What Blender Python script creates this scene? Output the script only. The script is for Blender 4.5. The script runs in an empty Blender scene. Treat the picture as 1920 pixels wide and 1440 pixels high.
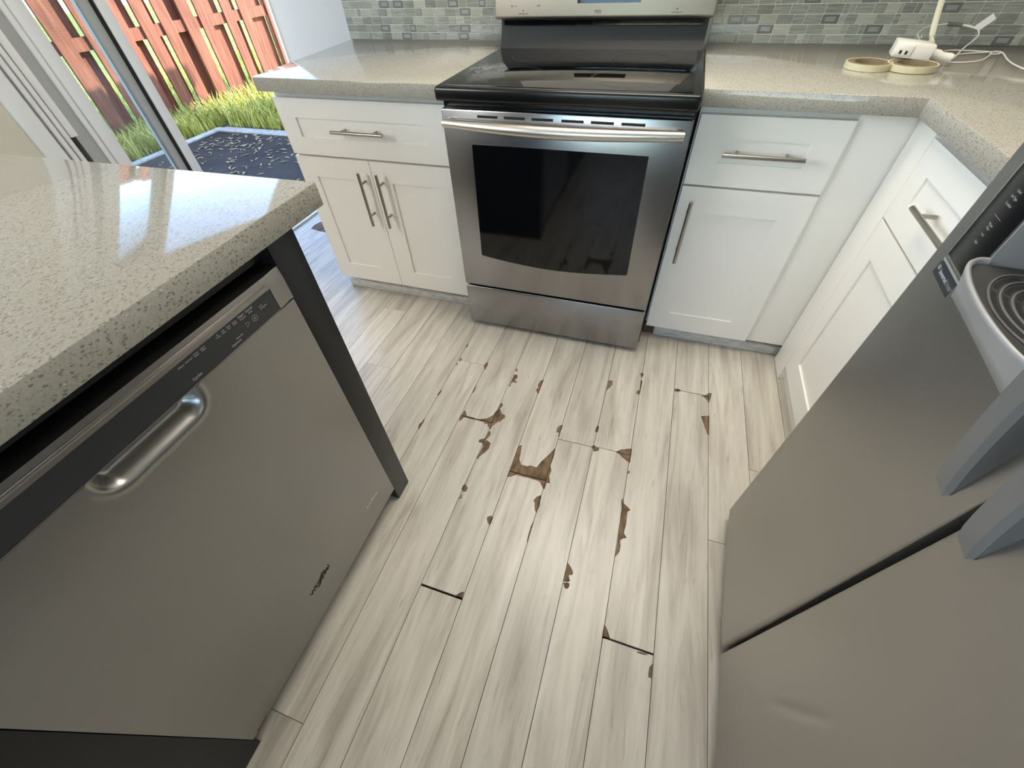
import bpy, bmesh, math, random
from mathutils import Vector, Matrix
from mathutils.geometry import delaunay_2d_cdt

# ------------------------------------------------------------------ camera, sky, sun, lights, exposure
SC = bpy.context.scene
COL = SC.collection
rnd = random.Random(7)

cam_d = bpy.data.cameras.new('camera')
cam_d.sensor_fit = 'HORIZONTAL'; cam_d.sensor_width = 36.0
cam_d.lens = 760.33 / 1920 * 36
cam_d.clip_start = 0.02; cam_d.clip_end = 200
cam = bpy.data.objects.new('camera', cam_d); COL.objects.link(cam)
_r = Vector((0.95070053, 0.3077138, -0.03848005)); _u = Vector((-0.20340858, 0.7124298, 0.67161651))
_f = Vector((-0.23408, 0.630679, -0.73989902))
cam.matrix_world = Matrix(((_r.x, _u.x, -_f.x, 0.30886), (_r.y, _u.y, -_f.y, -1.34599), (_r.z, _u.z, -_f.z, 1.21072), (0, 0, 0, 1)))
SC.camera = cam

world = bpy.data.worlds.new('sky'); SC.world = world; world.use_nodes = True
wt = world.node_tree; wt.nodes.clear()
wo = wt.nodes.new('ShaderNodeOutputWorld'); wb = wt.nodes.new('ShaderNodeBackground'); sk = wt.nodes.new('ShaderNodeTexSky')
sk.sky_type = 'NISHITA'; sk.sun_disc = False; sk.sun_elevation = math.radians(38); sk.sun_rotation = math.radians(42)
sk.air_density = 1.0; sk.dust_density = 0.1; sk.ozone_density = 2.0
wb.inputs['Strength'].default_value = 0.72
hs_ = wt.nodes.new('ShaderNodeHueSaturation'); hs_.inputs['Saturation'].default_value = 0.95
wt.links.new(sk.outputs[0], hs_.inputs['Color']); wt.links.new(hs_.outputs[0], wb.inputs['Color']); wt.links.new(wb.outputs[0], wo.inputs['Surface'])

sun_d = bpy.data.lights.new('sun', 'SUN'); sun_d.energy = 8.0; sun_d.angle = math.radians(0.6); sun_d.color = (1.0, 0.93, 0.80)
sun = bpy.data.objects.new('sun', sun_d); COL.objects.link(sun)
sun.rotation_euler = Vector((-0.9, -1.0, -0.8)).to_track_quat('-Z', 'Y').to_euler()

def area(name, loc, aim, sx, sy, watts, color):
    d = bpy.data.lights.new(name, 'AREA'); d.shape = 'RECTANGLE'; d.size = sx; d.size_y = sy; d.energy = watts; d.color = color
    o = bpy.data.objects.new(name, d); COL.objects.link(o); o.location = loc
    o.rotation_euler = (Vector(aim) - Vector(loc)).to_track_quat('-Z', 'Y').to_euler()
    return o
# two fill lamps added in invented window openings, rear wall and left wall
area('rear_fill_lamp', (0.1, -4.30, 1.55), (0.1, 0.0, 1.2), 2.3, 1.2, 3, (1.0, 0.98, 0.95))
area('side_fill_lamp', (-1.90, -1.55, 1.62), (0.95, -0.1, 0.6), 1.35, 0.9, 24, (1.0, 0.985, 0.96))

SC.view_settings.view_transform = 'Standard'; SC.view_settings.look = 'None'
SC.view_settings.exposure = 0.74; SC.view_settings.gamma = 1.0; SC.view_settings.use_curve_mapping = False

# ------------------------------------------------------------------ materials
def new_mat(name):
    m = bpy.data.materials.new(name); m.use_nodes = True
    nt = m.node_tree; b = nt.nodes['Principled BSDF']
    return m, nt, b
def lin(c):
    return tuple(((v / 12.92) if v <= 0.04045 else ((v + 0.055) / 1.055) ** 2.4) for v in c)
def plain(name, srgb, rough=0.5, metal=0.0, coat=0.0, bump=0.0, bscale=200, spec=0.5):
    m, nt, b = new_mat(name)
    b.inputs['Base Color'].default_value = (*lin(srgb), 1); b.inputs['Roughness'].default_value = rough
    b.inputs['Metallic'].default_value = metal; b.inputs['Coat Weight'].default_value = coat
    b.inputs['Specular IOR Level'].default_value = spec
    if bump:
        n = nt.nodes.new('ShaderNodeTexNoise'); n.inputs['Scale'].default_value = bscale
        tc = nt.nodes.new('ShaderNodeTexCoord'); nt.links.new(tc.outputs['Object'], n.inputs['Vector'])
        bp = nt.nodes.new('ShaderNodeBump'); bp.inputs['Strength'].default_value = bump; bp.inputs['Distance'].default_value = 0.002
        nt.links.new(n.outputs['Fac'], bp.inputs['Height']); nt.links.new(bp.outputs[0], b.inputs['Normal'])
    return m
def N(nt, t, **k):
    n = nt.nodes.new(t)
    for a, v in k.items():
        if a.startswith('_'): n.inputs[a[1:].replace('_', ' ')].default_value = v
        else: setattr(n, a, v)
    return n
def ramp(nt, stops):
    r = nt.nodes.new('ShaderNodeValToRGB'); e = r.color_ramp.elements
    while len(e) < len(stops): e.new(0.5)
    for i, (p, c) in enumerate(stops):
        e[i].position = p; e[i].color = (*c, 1) if len(c) == 3 else c
    return r
def scaled_coords(nt, scale, rand=True):
    tc = N(nt, 'ShaderNodeTexCoord'); mp = N(nt, 'ShaderNodeMapping'); mp.inputs['Scale'].default_value = scale
    nt.links.new(tc.outputs['Object'], mp.inputs['Vector'])
    if rand:
        oi = N(nt, 'ShaderNodeObjectInfo'); ma = N(nt, 'ShaderNodeMath', operation='MULTIPLY'); ma.inputs[1].default_value = 37.0
        nt.links.new(oi.outputs['Random'], ma.inputs[0])
        cx = N(nt, 'ShaderNodeCombineXYZ'); nt.links.new(ma.outputs[0], cx.inputs['X']); nt.links.new(ma.outputs[0], cx.inputs['Y'])
        nt.links.new(cx.outputs[0], mp.inputs['Location'])
    return mp

def wood_floor():
    m, nt, b = new_mat('whitewashed_plank')
    mp = scaled_coords(nt, (30, 2.4, 1))
    n1 = N(nt, 'ShaderNodeTexNoise', _Scale=1.0, _Detail=6.0, _Roughness=0.62, _Distortion=0.6)
    nt.links.new(mp.outputs[0], n1.inputs['Vector'])
    mp2 = scaled_coords(nt, (11, 2.6, 1))
    n2 = N(nt, 'ShaderNodeTexNoise', _Scale=1.0, _Detail=3.0, _Roughness=0.5)
    nt.links.new(mp2.outputs[0], n2.inputs['Vector'])
    mp3 = scaled_coords(nt, (70, 9, 1))
    n3 = N(nt, 'ShaderNodeTexNoise', _Scale=1.0, _Detail=3.0, _Roughness=0.6)
    nt.links.new(mp3.outputs[0], n3.inputs['Vector'])
    r1 = ramp(nt, [(0.30, lin((0.69, 0.655, 0.605))), (0.48, lin((0.80, 0.775, 0.725))), (0.66, lin((0.855, 0.83, 0.78)))])
    nt.links.new(n1.outputs['Fac'], r1.inputs[0])
    r2 = ramp(nt, [(0.34, (0.62, 0.59, 0.56)), (0.50, (1, 1, 1))])
    nt.links.new(n2.outputs['Fac'], r2.inputs[0])
    mx = N(nt, 'ShaderNodeMix', data_type='RGBA', blend_type='MULTIPLY'); mx.inputs['Factor'].default_value = 0.38
    nt.links.new(r1.outputs[0], mx.inputs[6]); nt.links.new(r2.outputs[0], mx.inputs[7])
    r3 = ramp(nt, [(0.27, (0.55, 0.50, 0.47)), (0.38, (1, 1, 1))])
    nt.links.new(n3.outputs['Fac'], r3.inputs[0])
    mx2 = N(nt, 'ShaderNodeMix', data_type='RGBA', blend_type='MULTIPLY'); mx2.inputs['Factor'].default_value = 0.5
    nt.links.new(mx.outputs[2], mx2.inputs[6]); nt.links.new(r3.outputs[0], mx2.inputs[7])
    oi = N(nt, 'ShaderNodeObjectInfo'); hs = N(nt, 'ShaderNodeHueSaturation')
    mr = N(nt, 'ShaderNodeMapRange'); mr.inputs['To Min'].default_value = 0.93; mr.inputs['To Max'].default_value = 1.05
    nt.links.new(oi.outputs['Random'], mr.inputs['Value']); nt.links.new(mr.outputs[0], hs.inputs['Value'])
    nt.links.new(mx2.outputs[2], hs.inputs['Color']); nt.links.new(hs.outputs[0], b.inputs['Base Color'])
    rr = N(nt, 'ShaderNodeMapRange'); rr.inputs['To Min'].default_value = 0.24; rr.inputs['To Max'].default_value = 0.40
    nt.links.new(n1.outputs['Fac'], rr.inputs['Value']); nt.links.new(rr.outputs[0], b.inputs['Roughness'])
    bp = N(nt, 'ShaderNodeBump'); bp.inputs['Strength'].default_value = 0.12; bp.inputs['Distance'].default_value = 0.002
    nt.links.new(n1.outputs['Fac'], bp.inputs['Height']); nt.links.new(bp.outputs[0], b.inputs['Normal'])
    return m
def core_wood():
    m, nt, b = new_mat('bare_fibreboard')
    mp = scaled_coords(nt, (60, 25, 60))
    n = N(nt, 'ShaderNodeTexNoise', _Scale=1.0, _Detail=5.0); nt.links.new(mp.outputs[0], n.inputs['Vector'])
    r = ramp(nt, [(0.3, lin((0.33, 0.26, 0.19))), (0.7, lin((0.56, 0.47, 0.36)))])
    nt.links.new(n.outputs['Fac'], r.inputs[0]); nt.links.new(r.outputs[0], b.inputs['Base Color']); b.inputs['Roughness'].default_value = 0.85
    bp = N(nt, 'ShaderNodeBump'); bp.inputs['Strength'].default_value = 0.5; bp.inputs['Distance'].default_value = 0.001
    nt.links.new(n.outputs['Fac'], bp.inputs['Height']); nt.links.new(bp.outputs[0], b.inputs['Normal'])
    return m
def quartz(name, base, dark=(0.36, 0.33, 0.30), dens=0.34, rough=0.06, fine=1.0, amt=1.0):
    m, nt, b = new_mat(name)
    tc = N(nt, 'ShaderNodeTexCoord')
    def specks(scale, thr, present, seed):
        mp = N(nt, 'ShaderNodeMapping'); mp.inputs['Scale'].default_value = (scale, scale * 0.55, scale * 0.8); mp.inputs['Location'].default_value = (seed, seed * 2, seed)
        mp.inputs['Rotation'].default_value = (0.3, 0.2, 0.7)
        nt.links.new(tc.outputs['Object'], mp.inputs['Vector'])
        nz = N(nt, 'ShaderNodeTexNoise', _Scale=2.2, _Detail=1.0); nt.links.new(mp.outputs[0], nz.inputs['Vector'])
        ad = N(nt, 'ShaderNodeVectorMath', operation='ADD'); nt.links.new(mp.outputs[0], ad.inputs[0]); nt.links.new(nz.outputs['Color'], ad.inputs[1])
        v = N(nt, 'ShaderNodeTexVoronoi', feature='F1'); v.inputs['Scale'].default_value = 1.0; nt.links.new(ad.outputs[0], v.inputs['Vector'])
        lt = N(nt, 'ShaderNodeMath', operation='LESS_THAN'); lt.inputs[1].default_value = thr; nt.links.new(v.outputs['Distance'], lt.inputs[0])
        sp = N(nt, 'ShaderNodeSeparateColor'); nt.links.new(v.outputs['Color'], sp.inputs[0])
        l2 = N(nt, 'ShaderNodeMath', operation='LESS_THAN'); l2.inputs[1].default_value = present; nt.links.new(sp.outputs[0], l2.inputs[0])
        mu = N(nt, 'ShaderNodeMath', operation='MULTIPLY'); nt.links.new(lt.outputs[0], mu.inputs[0]); nt.links.new(l2.outputs[0], mu.inputs[1])
        return mu
    nz = N(nt, 'ShaderNodeTexNoise', _Scale=260.0, _Detail=2.0); nt.links.new(tc.outputs['Object'], nz.inputs['Vector'])
    rb = ramp(nt, [(0.3, lin(tuple(c * 0.93 for c in base))), (0.7, lin(base))]); nt.links.new(nz.outputs['Fac'], rb.inputs[0])
    col = rb.outputs[0]
    for (sc, thr, pr, sd, c, f) in ((230, 0.36, dens, 0.0, dark, 0.75), (400, 0.34, dens, 5.0, tuple(d * 1.15 for d in dark), 0.6), (190, 0.22, 0.06, 9.0, (0.85, 0.84, 0.80), 0.6)):
        s = specks(sc * fine, thr, pr, sd)
        k = N(nt, 'ShaderNodeMath', operation='MULTIPLY'); k.inputs[1].default_value = f * amt; nt.links.new(s.outputs[0], k.inputs[0])
        mx = N(nt, 'ShaderNodeMix', data_type='RGBA'); nt.links.new(k.outputs[0], mx.inputs[0]); nt.links.new(col, mx.inputs[6])
        mx.inputs[7].default_value = (*lin(c), 1); col = mx.outputs[2]
    nt.links.new(col, b.inputs['Base Color']); b.inputs['Roughness'].default_value = rough; b.inputs['Specular IOR Level'].default_value = 0.36
    return m
def steel(name, srgb, rough, direction=(2, 2, 400), wave=0.0, aniso=0.0, metal=1.0):
    m, nt, b = new_mat(name)
    b.inputs['Base Color'].default_value = (*lin(srgb), 1); b.inputs['Metallic'].default_value = metal
    mp = scaled_coords(nt, direction, rand=False)
    n = N(nt, 'ShaderNodeTexNoise', _Scale=1.0, _Detail=4.0); nt.links.new(mp.outputs[0], n.inputs['Vector'])
    rr = N(nt, 'ShaderNodeMapRange'); rr.inputs['To Min'].default_value = rough - 0.03; rr.inputs['To Max'].default_value = rough + 0.03
    nt.links.new(n.outputs['Fac'], rr.inputs['Value']); nt.links.new(rr.outputs[0], b.inputs['Roughness'])
    bp = N(nt, 'ShaderNodeBump'); bp.inputs['Strength'].default_value = 0.02; bp.inputs['Distance'].default_value = 0.001
    nt.links.new(n.outputs['Fac'], bp.inputs['Height'])
    last = bp
    if wave:
        mp2 = scaled_coords(nt, (3, 3, 2.2), rand=False)
        n2 = N(nt, 'ShaderNodeTexNoise', _Scale=1.0, _Detail=1.0); nt.links.new(mp2.outputs[0], n2.inputs['Vector'])
        b2 = N(nt, 'ShaderNodeBump'); b2.inputs['Strength'].default_value = wave; b2.inputs['Distance'].default_value = 0.03
        nt.links.new(n2.outputs['Fac'], b2.inputs['Height']); nt.links.new(bp.outputs[0], b2.inputs['Normal']); last = b2
    nt.links.new(last.outputs[0], b.inputs['Normal'])
    return m
def tile_mat(name, c0, c1, rough=0.12, stripes=True):
    m, nt, b = new_mat(name)
    mp = scaled_coords(nt, (14, 14, 260))
    n = N(nt, 'ShaderNodeTexNoise', _Scale=1.0, _Detail=2.0); nt.links.new(mp.outputs[0], n.inputs['Vector'])
    r = ramp(nt, [(0.38 if stripes else 0.1, lin(c0)), (0.62 if stripes else 0.9, lin(c1))]); nt.links.new(n.outputs['Fac'], r.inputs[0])
    oi = N(nt, 'ShaderNodeObjectInfo'); hs = N(nt, 'ShaderNodeHueSaturation')
    mr = N(nt, 'ShaderNodeMapRange'); mr.inputs['To Min'].default_value = 0.88; mr.inputs['To Max'].default_value = 1.1
    nt.links.new(oi.outputs['Random'], mr.inputs['Value']); nt.links.new(mr.outputs[0], hs.inputs['Value'])
    nt.links.new(r.outputs[0], hs.inputs['Color']); nt.links.new(hs.outputs[0], b.inputs['Base Color'])
    b.inputs['Roughness'].default_value = rough
    return m
def noise_mat(name, c0, c1, scale, rough=0.8, detail=5.0, lo=0.3, hi=0.7, vec=(1, 1, 1), bump=0.2, rand=False):
    m, nt, b = new_mat(name)
    mp = scaled_coords(nt, tuple(scale * v for v in vec), rand=rand)
    n = N(nt, 'ShaderNodeTexNoise', _Scale=1.0, _Detail=detail); nt.links.new(mp.outputs[0], n.inputs['Vector'])
    r = ramp(nt, [(lo, lin(c0)), (hi, lin(c1))]); nt.links.new(n.outputs['Fac'], r.inputs[0]); nt.links.new(r.outputs[0], b.inputs['Base Color'])
    b.inputs['Roughness'].default_value = rough
    if bump:
        bp = N(nt, 'ShaderNodeBump'); bp.inputs['Strength'].default_value = bump; bp.inputs['Distance'].default_value = 0.004
        nt.links.new(n.outputs['Fac'], bp.inputs['Height']); nt.links.new(bp.outputs[0], b.inputs['Normal'])
    return m
def glass(name, tint=(1, 1, 1), rough=0.0):
    m, nt, b = new_mat(name); nt.nodes.remove(b)
    out = nt.nodes['Material Output']
    tr = N(nt, 'ShaderNodeBsdfTransparent'); tr.inputs[0].default_value = (*tint, 1)
    gl = N(nt, 'ShaderNodeBsdfGlossy'); gl.inputs['Roughness'].default_value = rough
    fr = N(nt, 'ShaderNodeFresnel'); fr.inputs[0].default_value = 1.5
    mx = N(nt, 'ShaderNodeMixShader'); nt.links.new(fr.outputs[0], mx.inputs[0]); nt.links.new(tr.outputs[0], mx.inputs[1]); nt.links.new(gl.outputs[0], mx.inputs[2])
    nt.links.new(mx.outputs[0], out.inputs['Surface'])
    return m

def dented(m, A, B, w):
    """a shallow pressed crease from A to B (y, z in metres) in a sheet-metal door"""
    nt = m.node_tree; b = nt.nodes['Principled BSDF']; prev = b.inputs['Normal'].links[0].from_socket
    dy, dz = B[0] - A[0], B[1] - A[1]; L = math.hypot(dy, dz); dy /= L; dz /= L
    g = N(nt, 'ShaderNodeNewGeometry')
    def lin_(vec, off):
        d = N(nt, 'ShaderNodeVectorMath', operation='DOT_PRODUCT'); d.inputs[1].default_value = vec; nt.links.new(g.outputs['Position'], d.inputs[0])
        a = N(nt, 'ShaderNodeMath', operation='SUBTRACT'); a.inputs[1].default_value = off; nt.links.new(d.outputs['Value'], a.inputs[0]); return a
    def op(o, x, y=None, v=None):
        n = N(nt, 'ShaderNodeMath', operation=o); nt.links.new(x.outputs[0], n.inputs[0])
        if y is not None: nt.links.new(y.outputs[0], n.inputs[1])
        if v is not None: n.inputs[1].default_value = v
        return n
    across = lin_((0, dz, -dy), A[0] * dz - A[1] * dy); along = lin_((0, dy, dz), (A[0] + B[0]) / 2 * dy + (A[1] + B[1]) / 2 * dz)
    q = op('ADD', op('POWER', op('ABSOLUTE', op('MULTIPLY', across, v=1 / w)), v=2), op('POWER', op('ABSOLUTE', op('MULTIPLY', along, v=2.2 / L)), v=4))
    h = op('EXPONENT', op('MULTIPLY', q, v=-1.0))
    bp = N(nt, 'ShaderNodeBump'); bp.invert = True; bp.inputs['Strength'].default_value = 1.0; bp.inputs['Distance'].default_value = 0.0025
    nt.links.new(h.outputs[0], bp.inputs['Height']); nt.links.new(prev, bp.inputs['Normal']); nt.links.new(bp.outputs[0], b.inputs['Normal'])
    return m
M = dict(
    steelr=dented(steel('fridge_stainless_dented', (0.66, 0.655, 0.64), 0.40, (3, 3, 400), wave=0.08), (-1.164, 0.33), (-1.198, 0.504), 0.008),
    plank=wood_floor(), core=core_wood(), gap=plain('dark_subfloor', (0.13, 0.10, 0.08), 0.9),
    quartz_i=quartz('island_quartz', (0.635, 0.63, 0.60), dens=0.46, fine=1.3, amt=0.85), quartz=quartz('counter_quartz', (0.665, 0.65, 0.605), dens=0.40, rough=0.08, fine=1.35, amt=0.8),
    cab=plain('cabinet_white', (0.965, 0.955, 0.925), 0.32), cabin=plain('cabinet_side', (0.92, 0.91, 0.88), 0.45),
    wallg=plain('wall_grey_paint', (0.745, 0.715, 0.68), 0.7, bump=0.08, bscale=90), wall=plain('wall_paint', (0.83, 0.82, 0.795), 0.7, bump=0.08, bscale=90), wallb=plain('wall_beige', (0.80, 0.775, 0.72), 0.75, bump=0.08, bscale=90),
    ceil=plain('ceiling_paint', (0.92, 0.91, 0.89), 0.8), white=plain('vinyl_white', (0.88, 0.885, 0.89), 0.35),
    nickel=steel('brushed_nickel', (0.66, 0.64, 0.61), 0.30, (900, 900, 900)),
    steel=steel('range_stainless', (0.60, 0.60, 0.605), 0.24, (3, 3, 500), wave=0.10),
    steelh=steel('handle_stainless', (0.84, 0.82, 0.79), 0.34, (3, 500, 500)),
    steeld=steel('dishwasher_stainless', (0.61, 0.61, 0.605), 0.30, (3, 3, 500), wave=0.07),
    steeldt=steel('dishwasher_trim', (0.62, 0.61, 0.60), 0.33, (3, 3, 500)),
    steelp=steel('panel_stainless', (0.62, 0.60, 0.56), 0.48, (500, 3, 500)), steelf=steel('fridge_stainless', (0.66, 0.655, 0.64), 0.40, (3, 3, 400), wave=0.08),
    greyp=plain('silver_plastic', (0.60, 0.60, 0.60), 0.42, 0.15), greyl=plain('light_grey_vinyl', (0.66, 0.67, 0.67), 0.5), greyd=plain('dark_grey_plastic', (0.27, 0.27, 0.265), 0.45, 0.2),
    silverhi=plain('bright_trim', (0.85, 0.85, 0.84), 0.25, 0.9), fbody=plain('fridge_side_grey', (0.30, 0.30, 0.30), 0.5),
    black=plain('black_enamel', (0.03, 0.032, 0.038), 0.24), guard=plain('backguard_black', (0.10, 0.105, 0.11), 0.5), cglass=plain('control_glass', (0.07, 0.075, 0.08), 0.28, spec=0.25), blackg=plain('black_glass', (0.022, 0.024, 0.03), 0.05),
    ovenglass=plain('oven_window_glass', (0.03, 0.033, 0.045), 0.06), blackm=plain('black_matt', (0.03, 0.03, 0.032), 0.6),
    console=plain('console_black', (0.18, 0.19, 0.205), 0.32), hgrey=plain('handle_grey', (0.43, 0.43, 0.43), 0.45, 0.2), navy=plain('island_black', (0.075, 0.078, 0.095), 0.42),
    print_w=plain('white_print', (0.70, 0.71, 0.72), 0.5), print_b=plain('black_print', (0.10, 0.095, 0.09), 0.5), badge=plain('badge_chrome', (0.14, 0.13, 0.12), 0.35, 0.5),
    grout=plain('grout', (0.77, 0.775, 0.735), 0.8), tile_a=tile_mat('tile_grey', (0.50, 0.51, 0.485), (0.59, 0.60, 0.57)), tile_b=tile_mat('tile_pale', (0.58, 0.59, 0.555), (0.64, 0.65, 0.61)),
    tile_c=tile_mat('tile_mid', (0.46, 0.47, 0.45), (0.55, 0.56, 0.535)), tile_d=tile_mat('tile_dark', (0.37, 0.375, 0.37), (0.46, 0.465, 0.46), 0.25, False),
    tile_e=tile_mat('tile_dark_centre', (0.50, 0.505, 0.50), (0.55, 0.555, 0.55), 0.3, False),
    shoe=noise_mat('worn_white_shoe', (0.76, 0.75, 0.73), (0.85, 0.845, 0.83), 22, 0.6, lo=0.35, hi=0.55, vec=(1, 3, 3)), toe=plain('toe_kick_white', (0.78, 0.775, 0.76), 0.55),
    barewood=noise_mat('bare_brown_wood', (0.32, 0.24, 0.18), (0.45, 0.36, 0.27), 40, 0.8),
    fence=noise_mat('fence_stain', (0.42, 0.24, 0.175), (0.61, 0.375, 0.29), 5, 0.75, vec=(6, 6, 0.7), rand=True),
    patio=noise_mat('patio_slab', (0.155, 0.145, 0.13), (0.26, 0.245, 0.225), 3, 0.85), kerb=noise_mat('kerb_concrete', (0.70, 0.69, 0.66), (0.85, 0.84, 0.80), 20, 0.85),
    soil=noise_mat('soil', (0.30, 0.27, 0.17), (0.42, 0.42, 0.22), 8, 0.95), lawn=noise_mat('lawn_ground', (0.36, 0.46, 0.16), (0.60, 0.66, 0.28), 3, 0.95),
    grass=noise_mat('grass_blade', (0.62, 0.64, 0.25), (0.90, 0.88, 0.50), 6, 0.6, bump=0), leaf=noise_mat('dry_leaf', (0.50, 0.42, 0.28), (0.86, 0.80, 0.62), 30, 0.7),
    house=plain('neighbour_wall', (0.80, 0.83, 0.86), 0.8), roof=plain('neighbour_roof', (0.35, 0.33, 0.32), 0.8),
    tape=plain('cream_tape', (0.78, 0.75, 0.62), 0.6), tapetop=plain('tape_edge', (0.47, 0.42, 0.31), 0.7), plastic=plain('white_plastic', (0.88, 0.87, 0.83), 0.35),
    cord=plain('ivory_cord', (0.88, 0.86, 0.76), 0.45), slot=plain('slot_dark', (0.10, 0.09, 0.08), 0.6), wire=plain('white_wire', (0.86, 0.855, 0.82), 0.4), ferrite=plain('grey_ferrite', (0.42, 0.42, 0.40), 0.5),
    paper=plain('white_tag', (0.92, 0.92, 0.92), 0.5), pane=glass('door_glass', (0.90, 0.93, 0.92)), seal=plain('black_seal', (0.04, 0.04, 0.045), 0.5),
    rust=plain('rust', (0.45, 0.25, 0.14), 0.8), lamp=plain('lamp_diffuser', (0.95, 0.95, 0.93), 0.5),
)
M['lamp'].node_tree.nodes['Principled BSDF'].inputs['Emission Color'].default_value = (1, 0.92, 0.80, 1)
M['lamp'].node_tree.nodes['Principled BSDF'].inputs['Emission Strength'].default_value = 9.2

# ------------------------------------------------------------------ mesh helpers (vertices are given in world space)
ORG = {}
def link(name, me, parent, mats):
    o = bpy.data.objects.new(name, me); COL.objects.link(o)
    for m in (mats if isinstance(mats, (list, tuple)) else [mats]): me.materials.append(M[m] if isinstance(m, str) else m)
    co = [v.co for v in me.vertices]
    lo = Vector((min(c[i] for c in co) for i in range(3))); hi = Vector((max(c[i] for c in co) for i in range(3)))
    ctr = Vector(((lo.x + hi.x) / 2, (lo.y + hi.y) / 2, lo.z))
    me.transform(Matrix.Translation(-ctr))
    base = ORG[parent.name] if parent else Vector((0, 0, 0))
    o.parent = parent; o.location = ctr - base; ORG[o.name] = ctr
    return o
def fin(name, bm, mat, parent=None, smooth=False):
    bmesh.ops.recalc_face_normals(bm, faces=bm.faces)
    me = bpy.data.meshes.new(name); bm.to_mesh(me); bm.free()
    if smooth:
        for p in me.polygons: p.use_smooth = True
        if smooth != 'all': me.set_sharp_from_angle(angle=math.radians(38))
    return link(name, me, parent, mat)
def thing(name, label, cat, loc, group=None, kind=None):
    o = bpy.data.objects.new(name, None); COL.objects.link(o); o.location = loc; o.empty_display_size = 0.05
    ORG[o.name] = Vector(loc); tag(o, label, cat, group, kind); return o
def tag(o, label=None, cat=None, group=None, kind=None):
    if label: o['label'] = label
    if cat: o['category'] = cat
    if group: o['group'] = group
    if kind: o['kind'] = kind
    return o
def addbox(bm, x0, x1, y0, y1, z0, z1, bev=0.0, seg=2, T=None):
    t = bmesh.new(); bmesh.ops.create_cube(t, size=1.0)
    for v in t.verts:
        v.co = Vector(((x0 + x1) / 2 + v.co.x * (x1 - x0), (y0 + y1) / 2 + v.co.y * (y1 - y0), (z0 + z1) / 2 + v.co.z * (z1 - z0)))
    if bev: bmesh.ops.bevel(t, geom=t.edges[:], offset=bev, segments=seg, affect='EDGES', profile=0.5)
    if T is not None: bmesh.ops.transform(t, matrix=T, verts=t.verts)
    me = bpy.data.meshes.new('t'); t.to_mesh(me); t.free(); bm.from_mesh(me); bpy.data.meshes.remove(me)
def box(name, x0, x1, y0, y1, z0, z1, mat, parent=None, bev=0.0, seg=2, T=None):
    bm = bmesh.new(); addbox(bm, x0, x1, y0, y1, z0, z1, bev, seg, T)
    return fin(name, bm, mat, parent, smooth=bool(bev))
def addtube(bm, pts, r, n=12, cap=True, sx=1.0, up=None):
    pts = [Vector(p) for p in pts]; rings = []
    for i, p in enumerate(pts):
        d = (pts[min(i + 1, len(pts) - 1)] - pts[max(i - 1, 0)]).normalized()
        a = Vector(up) if up else (Vector((0, 0, 1)) if abs(d.z) < 0.9 else Vector((1, 0, 0)))
        s = d.cross(a).normalized(); t = s.cross(d).normalized()
        rr = r[i] if isinstance(r, (list, tuple)) else r
        rings.append([bm.verts.new(p + s * math.cos(2 * math.pi * k / n) * rr * sx + t * math.sin(2 * math.pi * k / n) * rr) for k in range(n)])
    for a, b in zip(rings, rings[1:]):
        for k in range(n): bm.faces.new((a[k], a[(k + 1) % n], b[(k + 1) % n], b[k]))
    if cap: bm.faces.new(rings[0][::-1]); bm.faces.new(rings[-1])
def tube(name, pts, r, mat, parent=None, n=12, sx=1.0, up=None):
    bm = bmesh.new(); addtube(bm, pts, r, n, True, sx, up); return fin(name, bm, mat, parent, smooth=True)
def spline(pts, k=8):
    pts = [Vector(p) for p in pts]; out = []
    for i in range(len(pts) - 1):
        p0, p1, p2, p3 = pts[max(i - 1, 0)], pts[i], pts[i + 1], pts[min(i + 2, len(pts) - 1)]
        for j in range(k):
            t = j / k
            out.append(0.5 * ((2 * p1) + (p2 - p0) * t + (2 * p0 - 5 * p1 + 4 * p2 - p3) * t * t + (3 * p1 - p0 - 3 * p2 + p3) * t ** 3))
    return out + [pts[-1]]
def prism(name, outline, z0, z1, mat, parent=None, T=None, bev=0.0, smooth=False):
    """outline: list of (x, y) counter-clockwise, extruded z0..z1, then transformed by T"""
    bm = bmesh.new()
    f = bm.faces.new([bm.verts.new((x, y, z0)) for x, y in outline])
    g = bmesh.ops.extrude_face_region(bm, geom=[f]); vs = [e for e in g['geom'] if isinstance(e, bmesh.types.BMVert)]
    for v in vs: v.co.z = z1
    if bev:
        bmesh.ops.bevel(bm, geom=[e for e in bm.edges], offset=bev, segments=2, affect='EDGES', profile=0.5)
    if T is not None: bmesh.ops.transform(bm, matrix=T, verts=bm.verts)
    return fin(name, bm, mat, parent, smooth=smooth or bool(bev))
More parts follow.
